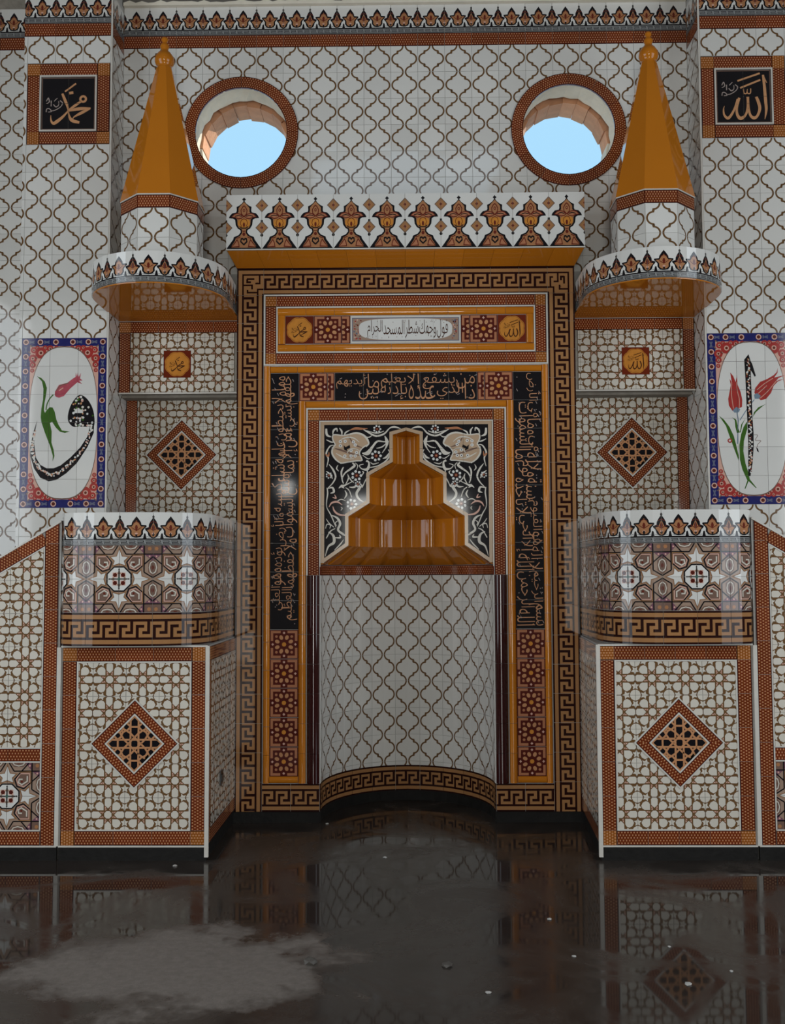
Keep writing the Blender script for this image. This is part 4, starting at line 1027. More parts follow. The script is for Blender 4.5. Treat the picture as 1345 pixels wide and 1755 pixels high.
# pilasters
ZP = 5.568
for s, side in ((-1, 'left'), (1, 'right')):
    p = empty('wall_pilaster_' + side, (s * 2.41, YP, 0)); tag(p, f'tiled pilaster {side} of the prayer niche with ogee lattice', None, None, 'structure')
    x0, x1 = sorted((s * 2.092, s * 2.728))
    boxes('core', [(x0 + TH * (s > 0), x1 - TH * (s < 0), YP + TH, YW + 0.05, 0, 6.9)], 'grout', p, (s * 2.41, YP, 0))
    fr = FRONT(YP + TH); cx = s * 2.405
    skip = lambda u, v: (4.77 < v < 5.37) or (2.168 < v < 3.368)
    R = rect(x0, 0.9, x1, ZP)
    field('tile', 'ogee', OG, p, fr, cx, ZP - 0.1, 0.2, 0.2, R, [rect(cx - 0.3, ZP - 0.8, cx + 0.3, ZP - 0.2), rect(cx - 0.3, ZP - 3.4, cx + 0.3, ZP - 2.2)])
    field('tile', 'mos98', mosaic_art(0.2, 0.097), p, fr, cx, ZP + 0.0485, 0.2, 0.097, rect(x0, ZP, x1, ZP + 0.097))
    field('tile', 'crown22', crown_art(0.2, 0.22), p, fr, cx, ZP + 0.207, 0.2, 0.22, rect(x0, ZP + 0.097, x1, ZP + 0.317))
    # cheek towards the niche; u runs into the depth
    fc = Frame((s * 2.092 - s * -TH * 0, YP, 0), (0, -s, 0))
    sg = lambda a, b: rect(min(-s * a, -s * b), 0, max(-s * a, -s * b), 9)
    def cheek(d, z0, z1):
        u0, u1 = sorted((-s * 0.0, -s * d)); return rect(u0, z0, u1, z1)
    fc = Frame((s * 2.098, YP, 0), (0, -s, 0))
    field('tile', 'ogee', OG, p, fc, -s * 0.1, ZP - 0.1, 0.2, 0.2, cheek(0.28, 3.55, ZP))
    field('tile', 'ogee', OG, p, fc, -s * 0.1, ZP - 0.1, 0.2, 0.2, cheek(0.52, 1.9, 3.55))
    field('tile', 'mos98', mosaic_art(0.2, 0.097), p, fc, -s * 0.1, ZP + 0.0485, 0.2, 0.097, cheek(0.28, ZP, ZP + 0.097))
    field('tile', 'crown22', crown_art(0.2, 0.22), p, fc, -s * 0.1, ZP + 0.207, 0.2, 0.22, cheek(0.28, ZP + 0.097, ZP + 0.317))
    boxes('edge_trim', [(s * 2.098 - 0.006, s * 2.098 + 0.006, YP - 0.003, YP + 0.006, 1.9, ZP + 0.3)], 'bead_white', p)

# round windows
for i, s in ((1, -1), (2, 1)):
    w = empty(f'window_{i}', (s * WX, YW, WZ)); tag(w, f'unglazed round window in the {"left" if s < 0 else "right"} half of the back wall, ringed in mosaic', None, None, 'structure')
    nseg = 12
    for k in range(nseg):
        a0 = 2 * PI * k / nseg + PI / 12
        arcl = 2 * PI / nseg; rm = (WR0 + WR1) / 2; L = arcl * rm
        m = slice_u(mosaic_art(L, WR1 - WR0), [L * (j / 4 - 0.5) for j in range(1, 4)])
        def fm(u, v, ww, a0=a0):
            t = a0 - u / rm; r = rm + v; return (r * math.cos(t), -ww, r * math.sin(t))
        put(bpy.data.objects.new('ring_tile', art_mesh('ring_tile', m, 0.016, fm)), w, (s * WX, YW + TH, WZ))
    # plastered reveal
    N = 40; V = []; Fc = []
    rng = random.Random(i)
    prof = [(YW - 0.006, 0.340), (YW + 0.05, 0.343), (YW + 0.22, 0.348), (YW + 0.24, 0.39), (YW + 0.52, 0.40)]
    for j, (y, r) in enumerate(prof):
        for k in range(N):
            t = 2 * PI * k / N; rr = r + (rng.uniform(-0.006, 0.008) if 0 < j < 3 else 0); yy = y + (rng.uniform(-0.02, 0.02) if j == 2 else 0)
            V.append((rr * math.cos(t), yy - YW, rr * math.sin(t)))
    for j in range(len(prof) - 1):
        for k in range(N): Fc.append((j * N + k, j * N + (k + 1) % N, (j + 1) * N + (k + 1) % N, (j + 1) * N + k))
    o = mesh_obj('reveal', V, Fc, ['plaster', 'mortar'], [0] * (2 * N) + [1] * (2 * N), w, (s * WX, YW, WZ))
    # brick ring in the outer half of the wall
    nb = 20
    for k in range(nb):
        t = 2 * PI * (k + 0.5) / nb; up = math.sin(t)
        if up < -0.25: continue
        rin = 0.328 + rng.uniform(-0.006, 0.006) + (0.012 if up < 0.3 else 0); ro = 0.40; da = PI / nb * 0.985
        y0 = 0.262 + rng.uniform(-0.015, 0.015); y1 = 0.505 + rng.uniform(-0.01, 0.01); V = []
        for y in (y0, y1):
            for (r, d) in ((rin, -da), (rin + rng.uniform(-0.004, 0.004), da), (ro, da), (ro, -da)): V.append((r * math.cos(d), y, r * math.sin(d)))
        b = mesh_obj('brick', V, [(0, 1, 2, 3), (7, 6, 5, 4), (0, 4, 5, 1), (1, 5, 6, 2), (2, 6, 7, 3), (3, 7, 4, 0)], 'brick_red' if up > 0.12 else 'plaster', None, w, (s * WX, YW, WZ))
        b.rotation_euler = (0, -t, 0)

# alcoves above the pulpits
for s, side in ((-1, 'left'), (1, 'right')):
    al = empty('wall_alcove_' + side, (s * 1.67, YA, 2.0)); tag(al, f'star lattice alcove above the {side} pulpit with calligraphy medallion and diamond', None, None, 'structure')
    xi, xo = 1.20, 2.09
    lo, hi = (-xo, -xi) if s < 0 else (xi, xo)
    boxes('lintel', [(lo, hi, YA + TH, YW + 0.3, 3.02, 3.56)], 'mortar', al, (s * 1.67, YA, 2.0))
    fu = FRONT(YA + TH); fl_ = FRONT(YL + TH)
    zu0, zu1 = 3.02, 3.545; w = 0.085
    border('border_tile', MOS, al, fu, lo, zu0, hi, zu1, w, MOSC(w), 'al', sides='tl' if s < 0 else 'tr')
    inn = rect(lo + w, zu0, hi - 0.05, zu1 - w) if s < 0 else rect(lo + 0.05, zu0, hi - w, zu1 - w)
    mc = s * 1.663
    field('tile', 'star', ST, al, fu, mc + 0.1, 3.225 + 0.1, 0.2, 0.2, inn, [rect(mc - 0.1, 3.13, mc + 0.1, 3.33)])
    tile('medallion_tile', 'medal' + side, medallion_art('m' if s < 0 else 'a'), al, fu, mc, 3.23, 0)
    bead('fillet', [(lo + 0.0, zu0 - 0.003), (hi, zu0 - 0.003)], 0.010, 'bead_white', al, YA + TH, 0.009, False)
    bead('fillet', [(lo + 0.0, zu1 + 0.004), (hi, zu1 + 0.004)], 0.010, 'bead_white', al, YA + TH, 0.012, False)
    zl0, zl1 = 1.95, 3.02
    border('border_tile', MOS, al, fl_, lo, zl0, hi, zl1, w, MOSC(w), 'al', sides='l' if s < 0 else 'r')
    inn = rect(lo + w, zl0, hi - 0.06, zl1) if s < 0 else rect(lo + 0.06, zl0, hi - w, zl1)
    dc = s * 1.672
    field('tile', 'star', ST, al, fl_, dc + 0.06, 2.9, 0.2, 0.2, inn, [dia_hole(dc, 2.59, 0.268)])
    diamond(al, fl_, dc, 2.59, 0.262)

# ------------------------------------------------------------------ mihrab
mi = empty('mihrab', (0, YM, 0)); tag(mi, 'tall tiled mihrab with meander frame, black calligraphy bands and stepped orange niche', 'mihrab')
ML = (0, YM, 0); FM_ = FRONT(YM + TH); YT = YM + TH
boxes('core', [(-1.195, -0.607, YT, YW + 0.24, 0.0, 3.865), (0.607, 1.195, YT, YW + 0.24, 0.0, 3.865), (-0.607, 0.607, YT, YW + 0.24, 2.775, 3.865)], 'grout', mi, ML)
for s in (-1, 1): boxes('plinth', [(min(s * 1.2, s * 0.607), max(s * 1.2, s * 0.607), YM - 0.012, YM + 0.05, 0.0, 0.07)], 'skirting', mi)
kb = empty('meander_border', (0, YM, 0.07), mi)
border('key_tile', key_art, kb, FM_, -1.195, 0.07, 1.195, 3.865, 0.19, key_corner_art, 'mi', sides='tlr')
for s in (-1, 1):
    for k in range(2):
        l = (1.005 - 0.607) / 2
        tile('key_tile', ('key', round(l, 4)), lambda: key_art(l, 0.19), kb, FM_, s * (0.607 + (k + 0.5) * l), 0.165, 0.002, PI)
up = empty('inscription_panel', (0, YM, 3.172), mi)
R0 = (-1.0, 3.172, 1.0, 3.676)
bead('fillet', [(-0.997, 3.175), (0.997, 3.175), (0.997, 3.673), (-0.997, 3.673)], 0.010, 'bead_white', up, YT, 0.012)
border('border_tile', MOS, up, FM_, -0.992, 3.180, 0.992, 3.668, 0.078, MOSC(0.078), 'up')
bead('fillet', [(-0.909, 3.263), (0.909, 3.263), (0.909, 3.585), (-0.909, 3.585)], 0.010, 'bead_white', up, YT, 0.012)
for z in (3.2945, 3.5535): moulding('moulding', up, YT, z, -0.905, 0.905, 0.053, 0.014, horizontal=True)
for x in (-0.8775, 0.8775): moulding('moulding', up, YT, x, 3.321, 3.527, 0.053, 0.0135)
zc = 3.424
RO = rosette_art()
for s in (-1, 1):
    tile('medallion_tile', 'medM' if s < 0 else 'medA', medallion_art('m' if s < 0 else 'a', 0.2), up, FM_, s * 0.75, zc, 0.002)
    tile('rosette_tile', 'ros', RO, up, FM_, s * 0.55, zc, 0.002)
    tile('rosette_tile', ('rosh', s), shift(clip(RO, rect(-0.1, -0.1, -0.041, 0.1) if s > 0 else rect(0.041, -0.1, 0.1, 0.1)), 0.07 * s, 0), up, FM_, s * 0.42, zc, 0.002)
def white_inscription():
    W_, H_ = 0.78, 0.196; a = base(W_, H_, 'bead_white')
    a += A([rect(-W_ / 2 + 0.012, -H_ / 2 + 0.014, W_ / 2 - 0.012, H_ / 2 - 0.014)], 'slate_blue', 1) + A([rect(-W_ / 2 + 0.017, -H_ / 2 + 0.019, W_ / 2 - 0.017, H_ / 2 - 0.019)], 'taupe', 2)
    rnd = random.Random(2)
    for i in range(70):
        s = rnd.choice((-1, 1)); a += A([ngon(s * rnd.uniform(0.315, 0.365), rnd.uniform(-0.07, 0.07), rnd.uniform(0.003, 0.007), 6)], rnd.choice(('tulip_red', 'blush', 'slate_blue', 'palm_red')), 3)
    a += A([superellipse(0.33, 0.077, 3.4)], 'glaze_white', 4)
    a += lift(script_strip('فول وجهك شطر المسجد الحرام', 0.61, 0.16, ('letter_dark', 'taupe_dark'), 5, 3, 1, 0.004), 0)
    for i in range(26): a += A([ngon(rnd.uniform(-0.29, 0.29), rnd.choice((-1, 1)) * rnd.uniform(0.045, 0.066), 0.003, 5)], 'taupe_dark', 5)
    return a
wi = white_inscription()
for k in range(4):
    x0 = -0.39 + k * 0.195; c = x0 + 0.0975
    set_obj('inscription_tile', art_mesh('inscription_tile', shift(clip(wi, rect(x0 + 0.0006 * (k > 0), -0.1, x0 + 0.195 - 0.0006 * (k < 3), 0.1)), -c, 0)), up, FM_, c, zc)

ifr = empty('calligraphy_frame', (0, YM, 0.26), mi)
for s in (-1, 1):
    moulding('moulding', ifr, YT, s * 0.9765, 0.262, 3.165, 0.045, 0.014)
    moulding('moulding', ifr, YT, s * 0.729, 0.262, 2.915, 0.052, 0.015)
    moulding('moulding', ifr, YT, 0.286, min(s * 0.755, s * 0.954), max(s * 0.755, s * 0.954), 0.046, 0.0135, horizontal=True)
moulding('moulding', ifr, YT, 3.1405, -0.954, 0.954, 0.046, 0.0135, horizontal=True)
moulding('moulding', ifr, YT, 2.8905, -0.703, 0.703, 0.049, 0.0145, horizontal=True)
def black_strip(text, n, seed):
    a = A([rect(-n * 0.1, -0.099, n * 0.1, 0.099)], 'ink_black', 0)
    return a + script_strip(text, n * 0.2 - 0.01, 0.19, ('letter_copper', 'letter_grey'), 1, seed, 2, 0.012)
T_R = 'بسم الله الرحمن الرحيم الله لا إله إلا هو الحي القيوم لا تأخذه سنة ولا نوم له ما في السموات وما في الأرض'
T_T = 'من ذا الذي يشفع عنده إلا بإذنه يعلم ما بين أيديهم'
T_L = 'وما خلفهم ولا يحيطون بشيء من علمه إلا بما شاء وسع كرسيه السموات والأرض ولا يؤده حفظهما وهو العلي العظيم'
def strip_tiles(art, n, parent, place, turn):
    for k in range(n):
        u0 = -n * 0.1 + k * 0.2; c = u0 + 0.1
        m = art_mesh('calligraphy_tile', shift(clip(art, rect(u0 + G, -0.1, u0 + 0.2 - G, 0.1)), -c, 0))
        x, z = place(c); set_obj('calligraphy_tile', m, parent, FM_, x, z, 0.0015, turn)
strip_tiles(black_strip(T_T, 5, 4), 5, ifr, lambda c: (c, 3.016), 0)
strip_tiles(black_strip(T_R, 9, 5), 9, ifr, lambda c: (0.854, 2.215 - c), -PI / 2)
strip_tiles(black_strip(T_L, 9, 6), 9, ifr, lambda c: (-0.854, 2.215 + c), PI / 2)
for s in (-1, 1):
    tile('rosette_tile', 'ros', RO, ifr, FM_, s * 0.652, 3.016, 0.002)
    tile('rosette_tile', ('rosq', s), shift(clip(RO, rect(-0.1, -0.1, -0.053, 0.1) if s > 0 else rect(0.053, -0.1, 0.1, 0.1)), 0.0765 * s, 0), ifr, FM_, s * 0.5255, 3.016, 0.002)
    for k in range(5): tile('rosette_tile', 'ros', RO, ifr, FM_, s * 0.854, 1.213 - k * 0.201, 0.002)

ob = empty('niche_border', (0, YM, 1.69), mi)
bead('fillet', [(-0.696, 1.69), (-0.696, 2.860), (0.696, 2.860), (0.696, 1.69)], 0.010, 'bead_white', ob, YT, 0.012, False)
border('border_tile', MOS, ob, FM_, -0.690, 1.69, 0.690, 2.855, 0.080, MOSC(0.080), 'nb', sides='tlr')
bead('fillet', [(-0.6055, 1.75), (-0.6055, 2.772), (0.6055, 2.772), (0.6055, 1.75)], 0.007, 'bead_white', ob, YT, 0.010, False)
for s in (-1, 1):
    moulding('column_tile', ob, YT, s * 0.652, 0.262, 1.69, 0.088, 0.030, 'glaze_maroon')
ap = empty('arabesque_panel', (0, YM, 1.764), mi)
AR = arabesque_art()
for i in range(-4, 4):
    for j in range(6):
        c = ((i + 0.5) * 0.2, 2.775 - (j + 0.5) * 0.2)
        a = clip(AR, rect(c[0] - 0.1 + 0.0008, c[1] - 0.1 + 0.0008, c[0] + 0.1 - 0.0008, c[1] + 0.1 - 0.0008))
        if a and sum(area2(p) for p, _, l in a if l == 0) > 4e-4:
            set_obj('arabesque_tile', art_mesh('arabesque_tile', shift(a, -c[0], -c[1]), 0.03), ap, FRONT(YM + 0.03), c[0], c[1])
# niche
ni = empty('niche', (0, YM + 0.35, 0), mi)
EY = 0.70 / 0.605
def niche_curve(r, n=90): return [(-r * math.cos(PI * i / n), YT + r * EY * math.sin(PI * i / n)) for i in range(n + 1)]
NC = 11
NW = Wrap(resample(niche_curve(0.607), Wrap(niche_curve(0.607)).len / (NC * 2)))
cw = NW.len / NC
shell('niche_wall', NW, 0.04, 0.0, 1.765, 'grout', ni)
og2 = ogee_art(cw, 0.2); og2c = clip(og2, rect(-1, -0.1, 1, 0.04))
for c in range(NC):
    uc = (c + 0.5) * cw
    for r in range(7):
        wrap_tile('tile', NW, og2, uc, 1.69 - 0.1 - r * 0.2, ni, 'nog')
    wrap_tile('tile', NW, shift(clip(og2, rect(-1, 0.1 - 0.03, 1, 0.1)), 0, -0.085), uc, 0.275, ni, 'nogc')
    wrap_tile('border_tile', NW, mosaic_art(cw, 0.074), uc, 1.727, ni, 'nm')
    wrap_tile('key_tile', NW, key_art(cw, 0.19), uc, 0.165, ni, 'nk')
shell('niche_plinth', Wrap(resample(niche_curve(0.600), 0.1)), 0.05, 0.0, 0.072, 'skirting', ni)
# stepped hood
ho = empty('niche_hood', (0, YM + 0.3, 1.765), mi)
prof = [(0.597, 1.766)] + STEP[1:]
for i in range(len(prof) - 1):
    (r0, z0), (r1, z1) = prof[i], prof[i + 1]
    rmax = max(r0, r1); n = max(4, 2 * round(rmax * PI / 0.4)); sub = 4
    riser = abs(r0 - r1) < 1e-4
    for k in range(n):
        V = []; Fc = []; g = 0.004 / n if riser else 0.002 / n
        for j in range(sub + 1):
            t = PI * (k + g + (1 - 2 * g) * j / sub) / n
            for (r, z) in ((r0, z0), (r1, z1)):
                for e in (0, 0.012):
                    V.append((-(r + e) * math.cos(t), YT + 0.02 + (r + e) * EY * math.sin(t) - (YM + 0.3), z - 1.765))
        for j in range(sub):
            a = 4 * j; b = a + 4
            Fc += [(a, a + 2, b + 2, b), (a + 1, b + 1, b + 3, a + 3)]
        Fc += [(0, 1, 3, 2), (4 * sub, 4 * sub + 2, 4 * sub + 3, 4 * sub + 1)]
        o = mesh_obj('hood_tile', V, Fc, 'glaze_orange', None, ho, (0, YM + 0.3, 1.765), False)
        o.data.polygons.foreach_set('use_smooth', [True] * (2 * sub) + [False, False])
boxes('hood_backing', [(-0.7, 0.7, 7.88, 7.92, 0.0, 3.0), (-0.70, -0.66, YW + 0.05, 7.9, 0, 3.0), (0.66, 0.70, YW + 0.05, 7.9, 0, 3.0)], 'grout', ho, (0, YM + 0.3, 1.765))
bead('fillet', [(-0.6, 1.766), (-0.6, 1.766)], 0.004, 'bead_white', ni, YT, 0.004, False) if False else None
# cornice
co = empty('cornice', (0, 7.0, 3.865), mi)
CX, CYF, CZ0, CZ1 = 1.245, 6.95, 3.948, 4.34
prism('cornice_core', [(-CX + 0.004, CZ0), (CX - 0.004, CZ0), (CX - 0.004, CZ1), (-CX + 0.004, CZ1)], CYF + TH, YW, 'grout', co, (0, 7.0, 3.865))
n = 10; cwid = 2 * CX / n; ca = cornice_art(cwid, CZ1 - CZ0)
fcor = FRONT(CYF + TH)
for k in range(n): tile('palmette_tile', 'cornice', ca, co, fcor, -CX + (k + 0.5) * cwid, (CZ0 + CZ1) / 2, 0.001)
ns = 12
for k in range(ns):   # sloping soffit tiles
    xa = -1 + 2 * k / ns; xb = -1 + 2 * (k + 1) / ns; g = 0.0006
    V = []
    for xx, e in ((xa, g), (xb, -g)):
        for (hw, y, z) in ((1.195, YM - 0.008, 3.868), (CX - 0.005, CYF + 0.004, CZ0), (CX - 0.005, CYF + 0.03, CZ0 + 0.012), (1.195, YM + 0.01, 3.88)):
            V.append((xx * hw + e, y - 7.0, z - 3.865))
    mesh_obj('soffit_tile', V, [(0, 4, 5, 1), (1, 5, 6, 2), (2, 6, 7, 3), (3, 7, 4, 0), (0, 1, 2, 3), (7, 6, 5, 4)], 'glaze_orange', None, co, (0, 7.0, 3.865))
bead('fillet', [(-CX, CZ0 + 0.002), (CX, CZ0 + 0.002)], 0.008, 'bead_white', co, CYF + TH, 0.012, False)
bead('fillet', [(-1.195, 3.866), (1.195, 3.866)], 0.006, 'key_dark', co, YM, 0.009, False)

# ------------------------------------------------------------------ plaques and tulip panels on the pilasters
for s, side in ((-1, 'left'), (1, 'right')):
    cx = s * 2.405; cz = ZP - 0.5; fr = FRONT(YP + TH)
    pq = empty('calligraphy_plaque', (cx, YP, cz - 0.3)); tag(pq, f'black calligraphy plaque with {"looped" if s < 0 else "tall upright"} gold letters, mosaic frame, on {side} pilaster', 'plaque', 'calligraphy plaques on the pilasters')
    border('border_tile', MOS, pq, fr, cx - 0.297, cz - 0.297, cx + 0.297, cz + 0.297, 0.092, MOSC(0.092), 'pq', sides='tblr', th=0.008)
    bead('frame_fillet', [(cx - 0.2, cz - 0.2), (cx + 0.2, cz - 0.2), (cx + 0.2, cz + 0.2), (cx - 0.2, cz + 0.2)], 0.010, 'bead_white', pq, YP + TH, 0.020)
    a = A([rect(-0.196, -0.196, 0.196, 0.196)], 'ink_black', 0)
    a += A(stroke([(-0.188, -0.188), (0.188, -0.188), (0.188, 0.188), (-0.188, 0.188)], 0.006, True), 'taupe_dark', 1)
    a += muhammad(0.40, 'letter_gold', 2, 'letter_grey') if s < 0 else allah(0.385, 'letter_gold', 2, 'letter_grey')
    for i in (0, 1):
        for j in (0, 1):
            x0 = -0.196 + i * 0.196; z0 = -0.196 + j * 0.196
            b = shift(clip(a, rect(x0 + 0.0013 * (i > 0), z0 + 0.0013 * (j > 0), x0 + 0.196 - 0.0013 * (i < 1), z0 + 0.196 - 0.0013 * (j < 1))), -x0 - 0.098, -z0 - 0.098)
            set_obj('black_tile', art_mesh('black_tile', b, 0.008), pq, fr, cx + x0 + 0.098, cz + z0 + 0.098)
    boxes('plaque_bedding', [(cx - 0.2, cx + 0.2, YP + 0.0045, YP + 0.0055, cz - 0.2, cz + 0.2)], 'bead_white', pq)
    tz = ZP - 2.8
    tp = empty('tulip_panel', (cx, YP, tz - 0.6))
    tag(tp, 'painted tile panel with one pink tulip and a curled black flowered letter' if s < 0 else 'painted tile panel with two red tulips and an upright black flowered letter', 'tile panel', 'painted tulip panels on the pilasters')
    a = tulip_panel_art('L' if s < 0 else 'R')
    for i in range(3):
        for j in range(6):
            x0 = -0.3 + i * 0.2; z0 = -0.6 + j * 0.2
            b = shift(clip(a, inset_rect(x0, z0, x0 + 0.2, z0 + 0.2, 0.0009)), -x0 - 0.1, -z0 - 0.1)
            set_obj('painted_tile', art_mesh('painted_tile', b, 0.008), tp, fr, cx + x0 + 0.1, tz + z0 + 0.1, 0.001)

# ------------------------------------------------------------------ pulpits
GQ = {q: girih_art(q) for q in ((1, 1), (-1, 1), (1, -1), (-1, -1))}
def girih_tile(name, parent, fr, u, v, q, tilt=0.002): tile(name, ('girih', q), GQ[q], parent, fr, u, v, tilt)
def drum_plan(s, xi, xo, yf, cy, n=3.0, bo=None):
    """plan of a rounded balcony, left to right; s = -1 left side of the room"""
    cx = (xi + xo) / 2; a = (xo - xi) / 2; b = cy - yf; pts = []; bo = b if bo is None else bo
    for i in range(61):
        t = PI * i / 60; c, d = math.cos(t), math.sin(t)
        bb = bo if c > 0 else b
        pts.append((cx + a * math.copysign(abs(c) ** (2 / n), c), yf + bb - bb * abs(d) ** (2 / n)))
    pts = [(xo, yf + bo + 0.25)] + pts + [(xi, YM + 0.02)]       # outer end -> front -> mihrab
    pts = [(s * x, y) for x, y in pts]
    return pts if s < 0 else pts[::-1]
for s, side in ((-1, 'left'), (1, 'right')):
    xi, xo = (1.2, 2.085) if s < 0 else (1.141, 2.064)
    pu = empty('pulpit', (s * (xi + xo) / 2, 6.6, 0))
    tag(pu, f'tiled {side} pulpit, square base with diamond inlay under a rounded palmette balcony', 'pulpit', 'pulpits flanking the mihrab')
    PL = (s * (xi + xo) / 2, 6.6, 0)
    bx = empty('base', (s * (xi + xo) / 2, YB, 0), pu)
    g = TH
    out = [(xi + g, YB + g), (xo, YB + g), (xo, 7.3), (1.202, 7.3), (1.202, 7.11)]
    V = [(s * x - PL[0], y - YB, z) for z in (0, 1.268) for x, y in out]
    Fc = [(i, (i + 1) % 5, (i + 1) % 5 + 5, i + 5) for i in range(5)] + [(5, 6, 7, 8, 9), (4, 3, 2, 1, 0)]
    if s > 0: Fc = [tuple(reversed(f)) for f in Fc]
    mesh_obj('base_core', V, Fc, 'grout', None, bx, (PL[0], YB, 0))
    V = [(s * x - PL[0], y - YB, z) for z in (0, 0.079) for x, y in [(xi + 0.003, YB + 0.002), (xo, YB + 0.002), (xo, 7.2), (1.199, 7.2), (1.199, 7.10)]]
    mesh_obj('plinth', V, Fc, 'skirting', None, bx, (PL[0], YB, 0))
    fb = FRONT(YB + TH); lo, hi = sorted((s * xi, s * xo)); w = 0.086
    zb0, zb1 = 0.088, 1.262
    border('border_tile', MOS, bx, fb, lo + 0.010, zb0, hi - 0.010, zb1, w, MOSC(w), 'bx')
    ix0, ix1, iz0, iz1 = lo + 0.012 + w, hi - 0.012 - w, zb0 + w, zb1 - w
    bead('fillet', [(ix0 + 0.004, iz0 + 0.004), (ix1 - 0.004, iz0 + 0.004), (ix1 - 0.004, iz1 - 0.004), (ix0 + 0.004, iz1 - 0.004)], 0.009, 'bead_white', bx, YB + TH, 0.010)
    dc = ((-1.635 if s < 0 else 1.615), 0.687)
    field('tile', 'star', ST, bx, fb, dc[0] + (0.10 if s < 0 else -0.1) - 0.055, iz1 - 0.108, 0.2, 0.2, rect(ix0 + 0.008, iz0 + 0.008, ix1 - 0.008, iz1 - 0.008), [dia_hole(dc[0], dc[1], 0.266)])
    diamond(bx, fb, dc[0], dc[1], 0.260)
    for z in (0.083, 1.266): bead('fillet', [(lo, z), (hi, z)], 0.010, 'bead_white', bx, YB + TH, 0.010, False)
    boxes('corner_trim', [(s * xi - 0.012, s * xi + 0.012, YB - 0.006, YB + 0.012, 0.02, 1.268)], 'bead_white', bx)
    # cheek beside the mihrab
    A0 = Vector((s * xi, YB, 0)); A1 = Vector((s * 1.196, YM, 0)); L = (A1 - A0).length
    if s < 0: fc = Frame(A0 + Vector((0, 0, 0)), A1 - A0)
    else: fc = Frame(A1, A0 - A1)
    off = fc.N * -0.0; fc.O = fc.O - fc.N * 0.002
    sides = 'tbl' if s < 0 else 'tbr'
    border('border_tile', MOS, bx, fc, 0.012 if s < 0 else 0.0, zb0, L if s < 0 else L - 0.012, zb1, w, MOSC(w), 'ck', sides=sides)
    r0 = rect(0.012 + w, iz0, L, iz1) if s < 0 else rect(0, iz0, L - 0.012 - w, iz1)
    field('tile', 'star', ST, bx, fc, 0.2 if s < 0 else L - 0.2, iz1 - 0.108, 0.2, 0.2, r0)
    # balcony
    dr = empty('balcony', (s * 1.655, 6.5, 1.27), pu)
    W = Wrap(resample(drum_plan(s, 1.208, xo + 0.006, 6.085, 6.53, 2.9, 0.12), 0.066))
    shell('balcony_wall', W, 0.06, 1.27, 2.066, 'grout', dr, 'floor')
    # find the arc position of the octagon centre
    best = min(range(600), key=lambda k: (W.at(W.len * k / 600).x - s * 1.715) ** 2 + (0 if W.at(W.len * k / 600).y < 6.3 else 9))
    u0 = W.len * best / 600
    for k in range(-8, 9):
        uc = u0 + 0.2 * k + 0.1
        if uc < -0.08 or uc > W.len + 0.08: continue
        e = k % 2
        for q, zz in (((1 if e == 0 else -1, 1), 1.772), ((1 if e == 0 else -1, -1), 1.572)):
            wrap_tile('star_tile', W, GQ[q], uc, zz, dr)
        wrap_tile('key_tile', W, key_art(0.2, 0.198), uc, 1.372, dr)
        wrap_tile('palmette_tile', W, CR, uc, 1.972, dr)
    # stair flank running away from the niche
    sf = empty('stair_flank', (s * 2.7, YB, 0)); tag(sf, f'sloping tiled stair flank beside the {side} pulpit, star lattice in mosaic borders', 'stair', 'stair flanks beside the pulpits')
    SL = 0.59; X0 = xo + 0.012; X1 = 3.30; zt = lambda x: 2.028 - SL * (x - X0)
    poly = [(X0, 0), (X1, 0), (X1, zt(X1)), (X0, zt(X0))]
    pts = [(s * x, z) for x, z in poly]
    prism('flank_core', pts, YB + TH, 7.05, 'grout', sf, (s * 2.7, YB, 0))
    boxes('plinth', [(min(s * X0, s * X1), max(s * X0, s * X1), YB + 0.002, YB + 0.02, 0, 0.079)], 'skirting', sf)
    mir = lambda p: [(s * x, z) for x, z in p]
    cc = lambda p: p if area2(p) > 0 else p[::-1]
    a_ = math.atan(SL); ww = w / math.cos(a_)
    # vertical border next to the pulpit
    reg = cc(mir([(X0 + 0.012, zb0), (X0 + 0.012 + w, zb0), (X0 + 0.012 + w, zt(X0 + 0.012 + w)), (X0 + 0.012, zt(X0 + 0.012))]))
    mv = rot(mosaic_art(0.2, w), PI / 2)
    field('border_tile', ('mv', round(w, 4)), mv, sf, fb, s * (X0 + 0.012 + w / 2), 0.188, w, 0.2, reg)
    # sloping border
    n = 7; Ls = (X1 - X0 - 0.012 - w) / math.cos(a_)
    for k in range(n):
        l = Ls / n
        m_ = mosaic_art(l, w)
        xc = X0 + 0.012 + w + (k + 0.5) * l * math.cos(a_); zcn = zt(xc) - ww / 2
        tile('border_tile', ('slope', round(l, 4)), m_, sf, fb, s * xc, zcn, 0.001, -s * a_)
    # inner fields
    xa = X0 + 0.012 + w + 0.002
    def strip(z0, z1):
        return cc(mir([(xa, z0), (X1, z0), (X1, z1), (xa, z1)]))
    field('border_tile', ('mos', 0.08), mosaic_art(0.2, 0.078), sf, fb, s * (xa + 0.1), 0.621, 0.2, 0.078, strip(0.582, 0.660))
    field('border_tile', ('mosb', 0.08), mosaic_art(0.2, w), sf, fb, s * (xa + 0.1), zb0 + w / 2, 0.2, w, strip(zb0, zb0 + w))
    top = lambda x: zt(x) - ww - 0.003
    xe = min(X1, X0 + (2.028 - ww - 0.68) / SL)
    reg = cc(mir([(xa, 0.665), (X1, 0.665), (X1, max(top(X1), 0.67)), (xa, top(xa))]))
    field('tile', 'star', ST, sf, fb, s * (xa + 0.105), 0.7655, 0.2, 0.2, reg)
